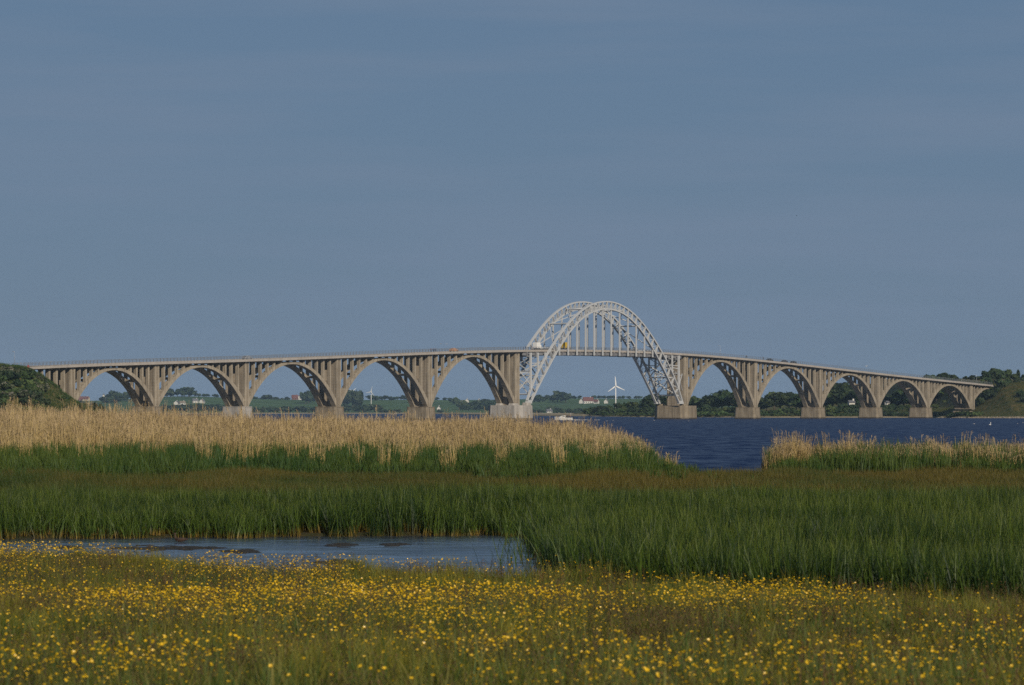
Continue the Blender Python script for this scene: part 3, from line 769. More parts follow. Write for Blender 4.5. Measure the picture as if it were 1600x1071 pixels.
def person_mesh(name, jacket, trousers, seated=False, stride=0.25):
    bm = bmesh.new(); lay = bm.verts.layers.skin.verify()
    def v(p, r, root=False):
        q = bm.verts.new(p); q[lay].radius = (r, r); q[lay].use_root = root; return q
    pel = v((0, 0, 0.95), 0.14, True); wa = v((0, 0, 1.12), 0.13); ch = v((0, 0, 1.34), 0.16); nk = v((0, 0, 1.50), 0.06); hd = v((0.02, 0, 1.62), 0.095); cr = v((0.01, 0, 1.72), 0.08)
    for a, b in ((pel, wa), (wa, ch), (ch, nk), (nk, hd), (hd, cr)): bm.edges.new((a, b))
    for sg in (-1, 1):
        sh = v((0, sg * 0.19, 1.42), 0.065); el = v((-0.03 + sg * 0.08, sg * 0.26, 1.15), 0.05); wr = v((0.06 + sg * 0.14, sg * 0.26, 0.92), 0.035); fi = v((0.08 + sg * 0.15, sg * 0.25, 0.82), 0.03)
        for a, b in ((ch, sh), (sh, el), (el, wr), (wr, fi)): bm.edges.new((a, b))
        hp = v((0, sg * 0.09, 0.88), 0.10)
        if seated:
            kn = v((0.42, sg * 0.12, 0.90), 0.07); an = v((0.44, sg * 0.12, 0.50), 0.05); to = v((0.60, sg * 0.12, 0.47), 0.04)
        else:
            kn = v((sg * stride * 0.5 + 0.04, sg * 0.10, 0.50), 0.07); an = v((sg * stride - 0.02, sg * 0.10, 0.09), 0.045); to = v((sg * stride + 0.15, sg * 0.11, 0.04), 0.04)
        for a, b in ((pel, hp), (hp, kn), (kn, an), (an, to)): bm.edges.new((a, b))
    me = bpy.data.meshes.new(name); bm.to_mesh(me); bm.free()
    o = bpy.data.objects.new(name + '_tmp', me); COL.objects.link(o)
    o.modifiers.new('s', 'SKIN'); ss = o.modifiers.new('d', 'SUBSURF'); ss.levels = 1
    dg = bpy.context.evaluated_depsgraph_get(); out = bpy.data.meshes.new_from_object(o.evaluated_get(dg)); bpy.data.objects.remove(o)
    for m in (jacket, trousers, M_SKIN, M_HAIR): out.materials.append(m)
    for p in out.polygons:
        z = p.center.z; x = p.center.x; p.use_smooth = True
        p.material_index = 3 if z > 1.69 or (z > 1.58 and x < -0.02) else 2 if z > 1.50 or (z < 0.88 and abs(p.center.y) > 0.2 and not seated) else 0 if z > 0.95 else 1
    return out
PERS = {}
def person(loc, rz, jacket, trousers, label, group=None, seated=False):
    k = (jacket.name, trousers.name, seated)
    if k not in PERS: PERS[k] = person_mesh('person', jacket, trousers, seated)
    o = link('person', PERS[k], None, loc, rz); tag(o, label, 'person', group); return o
GP = 'people walking on the bridge'
for px, j, tr, lab in ((673.5, M_REDC, M_DCLOTH, 'person in maroon walking on the bridge, left of two in navy'),
                       (677.0, M_NAVY, M_NAVY, 'person in navy on the bridge beside a person in maroon'),
                       (680.0, M_NAVY, M_DCLOTH, 'person in a navy jacket and black trousers, ahead of the pair on the bridge'),
                       (821.5, M_NAVY, M_NAVY, 'person in navy on the bridge by the foot of the rear steel arch'),
                       (1192.5, M_DCLOTH, M_DCLOTH, 'person in dark clothes walking on the bridge towards the dark cars'),
                       (1166.0, M_DCLOTH, M_NAVY, 'person in dark jacket on the bridge over the first pier right of the steel arch')):
    s = s_at(px, 4.3); person(bw(s, 4.3, dz(s) + 0.622), BA, j, tr, lab, GP)

def lamp_post(px, t, h, label, group, head=True, base=None):
    s = s_at(px, t); p = bw(s, t, dz(s) + 0.62 if base is None else base)
    r_ = empty('lamp_post', p, BA, label, 'lamp post', group)
    m = MB(); m.tube([(0, 0, 0), (0, 0, h * .5), (0, 0, h)], [0.07, 0.055, 0.04], 8); m.build('pole', M_SILV, r_)
    if head:
        m = MB(); m.tube([(0, 0, h - 0.05), (0, 0.5, h + 0.15)], 0.05, 6); m.build('arm', M_WHITE, r_)
        m = MB(); m.box((0, 0.7, h + 0.15), (0.24, 0.55, 0.14)); m.build('lamp_head', M_SILV, r_)
    return r_
GL = 'posts standing along the bridge'
lamp_post(1125.5, -4.6, 5.4, 'slim white post on the bridge above the first arch right of the steel arch', GL)
lamp_post(23, -4.6, 5.0, 'slim white post at the left end of the bridge over the bushy bank', GL)
lamp_post(1526, -4.6, 5.0, 'tall pale post at the right end of the bridge before the dark trees', GL)
lamp_post(1503, -4.6, 2.6, 'short pale post near the right end of the bridge, taller one to its right', GL, head=False)
lamp_post(1473, -4.6, 2.4, 'short pale post on the bridge above the last full arch', GL, head=False)

# life ring on the railing near the left end
s = s_at(44, HW); bb = MB(); vs = []; fs = []
for i in range(18):
    for k in range(8):
        a = 2 * math.pi * i / 18; q = 2 * math.pi * k / 8; r_ = 0.36 + 0.11 * math.cos(q); vs.append((r_ * math.cos(a), 0.11 * math.sin(q), r_ * math.sin(a)))
        fs.append((i * 8 + k, ((i + 1) % 18) * 8 + k, ((i + 1) % 18) * 8 + (k + 1) % 8, i * 8 + (k + 1) % 8))
bb.add(vs, fs, 0, True)
tag(bb.build('life_ring', M_RED, None, bw(s, HW + 0.06, dz(s) + 1.0), BA), 'small red life ring on the railing at the left end of the bridge', 'life ring')

# ------------------------------------------------------------------ birds
def bird_parts(root, L, body_m, back_m, bill_m, flying=False, neck=0.0):
    b = MB(); b.ell((0, 0, 0), (L * 0.5, L * 0.2, L * 0.19), 10, 6); b.tube([(-L * .35, 0, 0.02 * L), (-L * .72, 0, 0.07 * L)], [L * .12, L * .03], 6)
    nz_ = L * (0.26 + neck)
    b.tube([(L * .33, 0, L * .06), (L * .46, 0, nz_ * .6), (L * .44, 0, nz_)], [L * .13, L * .07, L * .075], 7); b.ell((L * .47, 0, nz_ + L * .03), (L * .12, L * .085, L * .09), 8, 5)
    bo = b.build('body', body_m, root)
    q = MB(); q.tube([(L * .56, 0, nz_ + L * .02), (L * .70, 0, nz_)], [L * .03, L * .008], 5); q.build('bill', bill_m, root)
    for sg in (-1, 1):
        w = MB()
        if flying:
            pts = [(L * .25, sg * L * .15, L * .08), (L * .22, sg * L * .6, L * .30), (-L * .1, sg * L * 1.15, L * .22), (-L * .12, sg * L * .6, L * .26), (-L * .15, sg * L * .15, L * .05)]
            w.add(pts + [(x, y, z - 0.03 * L) for x, y, z in pts], [(0, 1, 2, 3, 4), (9, 8, 7, 6, 5), (0, 5, 6, 1), (1, 6, 7, 2), (2, 7, 8, 3), (3, 8, 9, 4), (4, 9, 5, 0)])
        else:
            w.ell((-L * .12, sg * L * .17, L * .05), (L * .42, L * .06, L * .13), 8, 5)
        w.build('wing', back_m, root)
def bird(name, p, rz, L, label, cat, group=None, kinds=(M_GULLG, M_GULLG, M_BILL), flying=False, neck=0.0):
    r_ = empty(name, p, rz, label, cat, group); bird_parts(r_, L, *kinds, flying=flying, neck=neck); return r_
GG = 'white birds resting on the water'
for i, (px, y, lab) in enumerate(((1522, 663.2, 'white gull afloat left of the swan, before the right bridge end'), (1590, 663.0, 'white gull afloat right of the swan below the grassy headland'), (1598.5, 661.6, 'white gull at the right edge of the water'),
                              (1022, 657.8, 'white gull on the water just left of the big steel arch pier'), (1076, 658.6, 'white gull on the water below the right corner of the big pier'), (1485, 655.0, 'white gull near the shore under the last arch'),
                              (948, 658.8, 'white gull on the water right of the motor boat wake'), (958, 658.0, 'second white gull right of the motor boat wake'))):
    d = EYE * F / (y - HY); x, yy, _ = gpt(px, d); bird('gull', (x, yy, 0.10), 0.4 + i, 0.5, lab, 'bird', GG)
d = EYE * F / (665.2 - HY); x, yy, _ = gpt(1547, d); bird('swan', (x, yy, 0.16), 1.2, 0.9, 'white swan with raised neck afloat on the right before the grassy headland', 'bird', None, (M_GULL, M_GULL, M_BILL), neck=0.34)
for i, (px, y, d, m, lab) in enumerate(((1354, 572.7, 1300, M_GULL, 'white gull in flight above the right half of the bridge'), (1323, 575.7, 1700, M_GULLG, 'pale gull flying just above the bridge railing right of the steel arch'),
                             (689, 537.6, 1500, M_GULLG, 'small dark bird flying above the bridge left of the steel arch'), (698, 538.2, 1500, M_GULL, 'small pale bird flying beside a dark one above the bridge'), (1245, 337, 1500, M_BLACKP, 'tiny black bird high in the open sky on the right'))):
    bird('gull' if i < 4 else 'crow', (*gpt(px, d)[:2], zof(y, d)), 0.9 + i * 1.3, 0.6 if i < 4 else 0.4, lab, 'bird', 'birds in flight', (m, m, M_BILL), flying=True)
for i, px in enumerate((27, 33, 80, 134, 152, 187, 294, 318, 366, 427)):
    s = s_at(px, HW - .17); r_ = bird('gull', bw(s, HW - .17, dz(s) + 0.82 + 1.17 + 0.10), BA + 1.9 + 0.5 * i, 0.55, 'small gull perched on the railing of the left bridge half', 'bird', 'gulls perched on the railing')
d = 104.0
bird('water_bird', (*gpt(282, d)[:2], 0.11), 2.9, 0.30, 'small dark bird swimming near the far reeds of the pond', 'bird', None, (M_DUCK, M_DUCK, M_DUCK), neck=0.22)

# ------------------------------------------------------------------ boats
def motor_boat(px, y, rz):
    d = EYE * F / (y - HY); r_ = empty('motor_boat', (*gpt(px, d)[:2], 0), rz, 'white motor boat with people aboard heading left past the pale pier', 'boat')
    h = MB(); secs = []
    for q in np.linspace(0, 1, 9):
        x = -3.4 + 6.9 * q; w = 1.22 * (1 - max(0, (q - 0.45) / 0.55) ** 2.2) + 0.02; top = 0.85 + 0.45 * q ** 2; keel = -0.35 + 0.6 * max(0, q - 0.6) ** 1.5
        secs.append((x, [(0, keel), (w * .78, keel + 0.28), (w, top - 0.05), (w * .94, top), (-w * .94, top), (-w, top - 0.05), (-w * .78, keel + 0.28)]))
    loft(h, secs); h.build('hull', M_WHITE, r_)
    c = MB(); loft(c, [(-0.6, ring(0.9, 0.92, 1.75, 0.85)), (0.4, ring(0.9, 0.95, 1.75, 0.85)), (1.3, ring(0.8, 0.98, 1.25, 0.85)), (1.9, ring(0.6, 1.0, 1.15, 0.85, 0.04))]); co = c.build('cabin', M_WHITE, r_)
    g = MB(); g.add([(0.46, -0.66, 1.68), (0.46, 0.66, 1.68), (1.22, 0.66, 1.29), (1.22, -0.66, 1.29)], [(0, 1, 2, 3)])
    for sg in (-1, 1): g.add([(-0.5, sg * 0.88, 1.30), (0.6, sg * 0.88, 1.28), (0.4, sg * 0.80, 1.62), (-0.5, sg * 0.80, 1.62)], [(0, 1, 2, 3)])
    g.build('windscreen', M_GLASS, r_)
    s = MB(); s.tube([(-2.6, 0, 1.0), (-2.6, 0, 2.6)], 0.03, 6); s.build('mast', M_WHITE, r_)
    e = MB(); e.box((-3.55, 0, 0.75), (0.45, 0.5, 0.8)); e.tube([(-3.6, 0, 0.4), (-3.6, 0, -0.4)], 0.1, 6); e.build('outboard_engine', M_BLACKP, r_)
    b = MB()
    for x in (-1.4, -2.5): b.box((x, 0, 0.95), (0.5, 1.6, 0.3))
    b.build('bench', M_DCLOTH, r_)
    for i, (lx, ly, lab) in enumerate(((-1.35, -0.35, 'person in dark clothes seated behind the boat windscreen'), (-1.35, 0.4, 'second person in dark clothes seated beside the skipper of the boat'), (-2.45, 0.0, 'person in maroon seated at the stern of the white motor boat'))):
        c_, s_ = math.cos(rz), math.sin(rz); wx = r_.location.x + lx * c_ - ly * s_; wy = r_.location.y + lx * s_ + ly * c_
        person((wx, wy, 0.30), rz, M_REDC if i == 2 else M_DCLOTH, M_DCLOTH, lab, 'people aboard the boat', seated=True)
    return r_, d
mb_, dboat = motor_boat(881, 656.6, R(168))
wk = MB()
for i in range(24):
    q = random.random() ** 1.2; px = 897 + 40 * q + random.uniform(-2, 2); dd = dboat + random.uniform(-10, 10) * (0.3 + q)
    x, y, _ = gpt(px, dd); a = random.uniform(0.4, 1.5) * (1 - 0.4 * q); h = random.uniform(0.06, 0.2) * (1 - 0.5 * q)
    wk.ell((x, y, 0.0), (a, a * 1.6, h), 7, 4)
tag(wk.build('boat_wake', M_FOAM), 'white broken wake trailing right of the motor boat', 'wake', None, 'stuff')
d = 2700; r_ = empty('sailing_dinghy', (*gpt(955, d)[:2], 0), 0.5, 'tiny white sail of a dinghy close to the far shore', 'boat')
h = MB(); loft(h, [(-1.5, [(0, -.1), (.6, .1), (.6, .45), (-.6, .45), (-.6, .1)]), (0.3, [(0, -.15), (.65, .1), (.65, .45), (-.65, .45), (-.65, .1)]), (1.6, [(0, .1), (.08, .2), (.08, .5), (-.08, .5), (-.08, .2)])]); h.build('hull', M_WHITE, r_)
h = MB(); h.tube([(0.3, 0, 0.4), (0.25, 0, 3.6)], 0.04, 6); h.build('mast', M_RIM, r_)
h = MB(); h.add([(0.25, 0.03, 0.75), (-1.3, 0.25, 0.8), (0.22, 0.03, 3.5), (0.25, 0.06, 0.75), (-1.3, 0.28, 0.8), (0.22, 0.06, 3.5)], [(0, 1, 2), (5, 4, 3), (0, 3, 4, 1), (1, 4, 5, 2), (2, 5, 3, 0)]); h.build('sail', M_WHITE, r_)

# ------------------------------------------------------------------ trees
def crown_mat(name, a, b, c):
    m = bpy.data.materials.new(name); m.use_nodes = True; n = m.node_tree.nodes; l = m.node_tree.links; p = n['Principled BSDF']
    r = n.new('ShaderNodeAttribute'); r.attribute_name = 'rnd'
    oi = n.new('ShaderNodeObjectInfo')
    cr = n.new('ShaderNodeValToRGB'); cr.color_ramp.elements.new(0.5)
    for e, (q, col) in zip(cr.color_ramp.elements, ((0, a), (0.55, b), (1, c))): e.position = q; e.color = (*[w * K for w in col], 1)
    l.new(r.outputs['Fac'], cr.inputs[0])
    h = n.new('ShaderNodeHueSaturation'); mr = n.new('ShaderNodeMapRange'); mr.inputs['To Min'].default_value = 0.7; mr.inputs['To Max'].default_value = 1.35
    l.new(oi.outputs['Random'], mr.inputs['Value']); l.new(mr.outputs[0], h.inputs['Value']); l.new(cr.outputs[0], h.inputs['Color'])
    mh = n.new('ShaderNodeMapRange'); mh.inputs['To Min'].default_value = 0.475; mh.inputs['To Max'].default_value = 0.515
    ml = n.new('ShaderNodeMath'); ml.operation = 'FRACT'; mu = n.new('ShaderNodeMath'); mu.operation = 'MULTIPLY'; mu.inputs[1].default_value = 7.31
    l.new(oi.outputs['Random'], mu.inputs[0]); l.new(mu.outputs[0], ml.inputs[0]); l.new(ml.outputs[0], mh.inputs['Value']); l.new(mh.outputs[0], h.inputs['Hue'])
    l.new(h.outputs[0], p.inputs['Base Color']); p.inputs['Roughness'].default_value = 0.65; p.inputs['Specular IOR Level'].default_value = 0.2
    t = n.new('ShaderNodeBsdfTranslucent'); ms = n.new('ShaderNodeMixShader'); ms.inputs[0].default_value = 0.2
    l.new(h.outputs[0], t.inputs['Color']); l.new(p.outputs[0], ms.inputs[1]); l.new(t.outputs[0], ms.inputs[2]); l.new(ms.outputs[0], n['Material Output'].inputs['Surface'])
    return m
M_CROWN = crown_mat('leaves', (0.030, 0.052, 0.016), (0.045, 0.075, 0.022), (0.075, 0.105, 0.034))
M_CROWN_D = crown_mat('dark_leaves', (0.022, 0.040, 0.016), (0.033, 0.055, 0.020), (0.050, 0.075, 0.028))
M_CROWN_L = crown_mat('light_leaves', (0.05, 0.080, 0.020), (0.075, 0.11, 0.03), (0.11, 0.14, 0.045))
M_CROWN_F = crown_mat('blossom_leaves', (0.04, 0.06, 0.02), (0.075, 0.09, 0.04), (0.25, 0.23, 0.19))

def leaf_cloud(lobes, n, size, seed, flat=0.0):
    """leaf-clump quads through the outer volume of ellipsoid lobes; returns v, f, rnd"""
    g = np.random.default_rng(seed); w = np.array([l[3] * l[4] * l[5] for l in lobes]) ** 0.67; w /= w.sum()
    k = g.choice(len(lobes), n, p=w); L = np.array(lobes)[k]
    u = g.normal(size=(n, 3)); u /= np.linalg.norm(u, axis=1)[:, None]
    rad = (0.55 + 0.5 * g.random(n) ** 0.6)
    c = L[:, :3] + u * L[:, 3:6] * rad[:, None]
    nrm = u + g.normal(size=(n, 3)) * 0.55; nrm /= np.linalg.norm(nrm, axis=1)[:, None]
    a = np.cross(nrm, g.normal(size=(n, 3))); a /= np.linalg.norm(a, axis=1)[:, None]; b = np.cross(nrm, a)
    sz = size * (0.55 + 0.9 * g.random(n))[:, None]
    j = lambda: 1 + 0.35 * (g.random((n, 1)) - 0.5)
    v = np.stack([c - a * sz * j() - b * sz * 0.7 * j(), c + a * sz * j() - b * sz * 0.6 * j(), c + a * sz * 0.8 * j() + b * sz * 0.7 * j(), c - a * sz * 0.9 * j() + b * sz * 0.65 * j()], 1).reshape(-1, 3)
    f = np.arange(n * 4).reshape(-1, 4); r = np.repeat(np.clip(0.5 * g.random(n) + 0.5 * np.random.default_rng(seed + 1).random(len(lobes))[k], 0, 1), 4)
    return v, f, r
def make_tree(seed, kind='round', n=520, size=0.07, m=M_CROWN):
    """unit tree, height 1"""
    g = np.random.default_rng(seed); lobes = []
    if kind == 'round':
        for i in range(13):
            a = g.random() * 6.28; r = 0.30 * g.random() ** 0.5; z = 0.34 + 0.5 * g.random(); q = 0.10 + 0.09 * g.random()
            r *= 1.0 - 0.7 * max(0, (z - 0.6) / 0.3); lobes.append((r * math.cos(a), r * math.sin(a), z, q * 1.15, q * 1.15, q * 0.85))
        lobes.append((0, 0, 0.6, 0.22, 0.22, 0.28))
    elif kind == 'tall':
        for i in range(12):
            a = g.random() * 6.28; z = 0.25 + 0.65 * i / 12; r = 0.16 * g.random() * (1.1 - z * 0.6); q = 0.11 + 0.06 * g.random(); lobes.append((r * math.cos(a), r * math.sin(a), z, q, q, q * 1.1))
    elif kind == 'poplar':
        for i in range(9):
            z = 0.16 + 0.76 * i / 9; q = 0.085 * (1.15 - abs(z - 0.45)); lobes.append(((g.random() - .5) * .05, (g.random() - .5) * .05, z, q, q, 0.11))
    else:  # bush
        for i in range(10):
            a = g.random() * 6.28; r = 0.52 * g.random() ** 0.5; z = 0.25 + 0.42 * g.random() * (1 - r); q = 0.24 + 0.12 * g.random(); lobes.append((r * math.cos(a), r * math.sin(a), z, q * 1.1, q * 1.1, q * 0.85))
    v, f, r = leaf_cloud(lobes, n, size, seed * 3 + 1)
    v[:, 2] = np.clip(v[:, 2], 0.02, None)
    crown = np_mesh('crown', v, f, m, {'rnd': r})
    t = MB(); hgt = 0.62 if kind != 'bush' else 0.4; br = 0.026 if kind != 'bush' else 0.02
    t.tube([(0, 0, -0.08), (0.008, 0, 0.15), (-0.006, 0.01, hgt * 0.6), (0.01, 0, hgt)], [br * 1.4, br, br * .75, br * .3], 6)
    for i in range(5):
        a = i * 1.26 + g.random(); z = hgt * (0.4 + 0.11 * i); rr = (0.26 if kind == 'round' else 0.12 if kind != 'bush' else 0.4)
        t.tube([(0, 0, z), (rr * .5 * math.cos(a), rr * .5 * math.sin(a), z + 0.07), (rr * math.cos(a), rr * math.sin(a), z + 0.18)], [br * .5, br * .35, br * .12], 5)
    return crown, t.mesh('trunk', M_BARK)
TREES = {'round': [make_tree(i, 'round') for i in (1, 2, 3, 4)], 'dark': [make_tree(i, 'round', m=M_CROWN_D) for i in (11, 12, 13)], 'light': [make_tree(i, 'round', m=M_CROWN_L) for i in (15, 16)],
         'tall': [make_tree(i, 'tall', n=420, m=M_CROWN_D) for i in (5, 6)], 'poplar': [make_tree(i, 'poplar', n=300, size=0.05, m=M_CROWN_D) for i in (7, 8)],
         'bush': [make_tree(i, 'bush', size=0.10) for i in (9, 10)], 'bushl': [make_tree(i, 'bush', size=0.10, m=M_CROWN_L) for i in (19, 20)], 'bushf': [make_tree(i, 'bush', n=800, size=0.065, m=M_CROWN_F) for i in (21, 22)],
         'far': [make_tree(i, 'round', n=170, size=0.12, m=M_CROWN_D) for i in (31, 32, 33)], 'bushd': [make_tree(i, 'bush', size=0.10, m=M_CROWN_D) for i in (23, 24)]}
def tree(kind, x, y, z, h, wide, label, group, cat=None):
    cm, tm = random.choice(TREES[kind]); bush = kind.startswith('bush')
    r_ = empty('bush' if bush else 'poplar_tree' if kind == 'poplar' else 'tree', (x, y, z), random.random() * 6.28, label, cat or ('bush' if bush else 'tree'), group)
    r_.scale = (h * wide, h * wide, h)
    link('crown', cm, r_); link('trunk', tm, r_); return r_
rz_at = lambda x, y: float(right_z(np.array(x), np.array(y)))
fz_at = lambda x, y: float(far_z(np.array(x), np.array(y)))
lz_at = lambda x, y: float(lhill_z(np.array(x), np.array(y)))

ARCH_PX = [(1068, 1170, 'first'), (1170, 1270, 'second'), (1270, 1358, 'third'), (1358, 1437, 'fourth'), (1437, 1520, 'last')]
def arch_phrase(px):
    for a, b, w in ARCH_PX:
        if a <= px < b: return 'seen through the %s right-hand arch' % w
    return 'seen under the steel arch' if px < 1068 else 'by the right bridge end'
# skyline of the right-hand wood: photo column, treetop row, distance, kind
RW = [(916, 640, 2620, 'bushd'), (928, 634, 2600, 'bush'), (940, 633, 2560, 'bushd'), (952, 634, 2520, 'round'), (966, 630, 2500, 'dark'), (980, 629, 2470, 'round'), (993, 627, 2450, 'light'), (1006, 627, 2430, 'round'),
      (1019, 616, 2420, 'dark'), (1029, 614, 2400, 'dark'), (1040, 619, 2380, 'round'), (1053, 621, 2380, 'dark'), (1068, 620, 2370, 'round'), (1081, 619, 2350, 'dark'), (1094, 622, 2340, 'round'), (1103, 619, 2330, 'tall'), (1114, 619, 2310, 'dark'),
      (1128, 609, 2310, 'dark'), (1138, 611, 2300, 'round'), (1149, 615, 2290, 'dark'), (1160, 618, 2290, 'dark'), (1174, 619, 2280, 'round'), (1187, 621, 2280, 'dark'), (1198, 619, 2270, 'dark'), (1210, 613, 2270, 'light'), (1219, 611, 2250, 'round'), (1233, 611, 2250, 'dark'), (1244, 615, 2240, 'dark'),
      (1256, 618, 2240, 'round'), (1266, 619, 2230, 'dark'), (1278, 617, 2230, 'dark'), (1290, 612, 2220, 'round'), (1301, 604, 2220, 'dark'), (1312, 597, 2220, 'dark'), (1322, 596, 2200, 'dark'), (1333, 602, 2200, 'round'), (1344, 609, 2190, 'dark'), (1356, 615, 2190, 'dark'), (1368, 618, 2180, 'round'),
      (1380, 620, 2180, 'dark'), (1391, 617, 2170, 'dark'), (1402, 611, 2170, 'dark'), (1412, 607, 2160, 'round'), (1422, 606, 2160, 'dark'), (1433, 602, 2150, 'dark'), (1445, 594, 2150, 'dark'), (1454, 585, 2150, 'dark'), (1463, 589, 2140, 'round'), (1470, 583, 2160, 'dark'), (1479, 582, 2150, 'dark'), (1489, 586, 2150, 'dark'),
      (1499, 592, 2140, 'round'), (1509, 588, 2150, 'dark'), (1519, 587, 2140, 'dark'), (1529, 588, 2140, 'round')]
for px, ty, d, k in RW:
    x, y, _ = gpt(px, d); z = rz_at(x, y)
    if z < 0.3: continue
    h = zof(ty - 1.0, d) - z
    t_ = tree(k, x, y, z, h, random.uniform(1.05, 1.4) * (13.0 / max(h, 9)) ** 0.5, '%s tree of the wood %s' % ({'dark': 'dark green rounded', 'round': 'mid green rounded', 'light': 'pale green', 'tall': 'tall narrow dark', 'bush': 'low green', 'bushd': 'low dark'}[k], arch_phrase(px)), 'trees of the wood behind the bridge', 'tree')
# second, lower row in front: bushes and young trees
for px in np.arange(926, 1500, 8.2):
    px = px + random.uniform(-3, 3); d = np.interp(px, [930, 1000, 1100, 1200, 1420, 1500], [2570, 2320, 2190, 2130, 2095, 2080]) + random.uniform(-10, 25)
    x, y, _ = gpt(px, d); y = max(y, float(rshore(x)) + 14); z = rz_at(x, y); ty = np.interp(px, [930, 1000, 1060, 1200, 1280, 1420, 1500], [641, 637, 636, 638, 636, 636, 634]) + random.uniform(-6, 4)
    k = random.choice(['bush', 'bushl', 'bushd', 'bush', 'round', 'light', 'bushd']); h = max(2.2, zof(ty, d) - z)
    tree(k, x, y, z, h, random.uniform(0.9, 1.3) * (1.0 if not k.startswith('bush') else 0.9), '%s shore bush %s' % ({'bush': 'mid green', 'bushl': 'pale green', 'bushd': 'dark green', 'round': 'young mid green', 'light': 'young pale green'}[k], arch_phrase(px)), 'bushes along the right-hand shore', 'bush')
for px in np.arange(930, 1500, 9.0):
    px = px + random.uniform(-2, 2); x = gpt(px, np.interp(px, [930, 1000, 1100, 1200, 1420, 1500], [2560, 2290, 2160, 2100, 2072, 2050]))[0]; y = float(rshore(x)) + random.uniform(9, 20); z = rz_at(x, y)
    k = random.choice(['bush', 'bushl', 'bushd', 'bush']); h = random.uniform(1.8, 3.8)
    tree(k, x, y, z - 0.2, h, random.uniform(1.2, 1.7), '%s low waterside bush %s' % ({'bush': 'mid green', 'bushl': 'pale green', 'bushd': 'dark green'}[k], arch_phrase(px)), 'low bushes along the waterline', 'bush')
# headland trees and bushes
HT = [(1540, 579, 2035, 'dark', 1.0), (1552, 573, 2040, 'dark', 1.05), (1562, 576, 2045, 'dark', 1.0), (1576, 577, 2060, 'light', 0.8), (1585, 582, 2050, 'round', 1.0), (1591, 578, 2075, 'tall', 0.7), (1599, 584, 2050, 'dark', 1.0), (1612, 580, 2050, 'dark', 1.1), (1626, 577, 2060, 'round', 1.0),
      (1536, 594, 2010, 'light', 1.0), (1548, 592, 2008, 'bushd', 0.9), (1560, 592, 2000, 'dark', 1.15), (1569, 591, 1998, 'bush', 0.9), (1577, 598, 2000, 'round', 1.0), (1589, 596, 2008, 'bushd', 0.9), (1608, 596, 2004, 'bush', 0.9),
      (1545, 606, 1988, 'bushd', 0.9), (1553, 612, 1984, 'bushd', 0.8), (1559, 607, 1986, 'bushd', 0.9), (1530, 616, 1990, 'bush', 0.8), (1571, 605, 1988, 'bushd', 0.8), (1595, 608, 1962, 'bushd', 1.1), (1603, 614, 1950, 'bushd', 1.0), (1615, 610, 1955, 'bushd', 1.0), (1540, 600, 2000, 'bush', .9)]
for px, ty, d, k, wd in HT:
    x, y, _ = gpt(px, d); z = rz_at(x, y) - 0.3; h = max(3.0, zof(ty, d) - z)
    if k.startswith('bush'): h = min(h, 6.5); wd = wd * 0.85
    tree(k, x, y, z, h, wd * (1.0 if k == 'tall' else 1.1), '%s %s on the headland by right bridge end' % ({'dark': 'dark rounded', 'round': 'mid green', 'light': 'pale green airy', 'tall': 'thin ragged', 'bush': 'mid green', 'bushd': 'dark'}[k], 'bush' if k.startswith('bush') else 'tree'), 'trees and bushes on the right headland')
# bushes on the left bank
for i in range(100):
    px = random.uniform(60, 110) if i % 5 == 0 else random.uniform(-16, 66); d = random.uniform(1256, 1330); x, y, _ = gpt(px, d); z = lz_at(x, y)
    if z < 1.6: continue
    if px > 66 and random.random() < 0.4: continue
    k = random.choice(['bushf', 'bushd', 'bush', 'bushf', 'bushd', 'bushl'] if px < 66 else ['bushd', 'bush', 'bushl'])
    h = random.uniform(2.6, 4.0) if px < 66 else random.uniform(1.2, 2.2)
    top = zof(np.interp(px, [-40, 0, 20, 45, 60, 75, 90, 106], [568, 569, 573, 575, 585, 594, 606, 622]), d)
    h = min(h, top - z + 0.5)
    if h < 0.9: continue
    tree(k, x, y, z - 0.2, h, random.uniform(0.8, 1.2), '%s bush on the bank at left bridge end' % {'bushf': 'grey-green flowering', 'bushd': 'dark green', 'bush': 'mid green', 'bushl': 'pale green'}[k], 'bushes on the left bridge bank')
for px, ty, d, k in ((140, 621, 1300, 'bush'), (148, 627, 1295, 'bushd'), (155, 630, 1290, 'bush'), (131, 630, 1300, 'bushl')):
    x, y, _ = gpt(px, d); tree(k, x, y, -0.6, zof(ty, d) + 0.6, 0.75, '%s bush just right of the left bank below the first arch' % {'bush': 'mid green', 'bushd': 'dark', 'bushl': 'pale green'}[k], 'bushes below the first arch')
spit = MB(); spit.ell((gpt(143, 1298)[0], 1298, -0.6), (7.5, 14, 1.4), 18, 8); so_ = spit.build('low_spit', M_HEAD); so_['kind'] = 'structure'

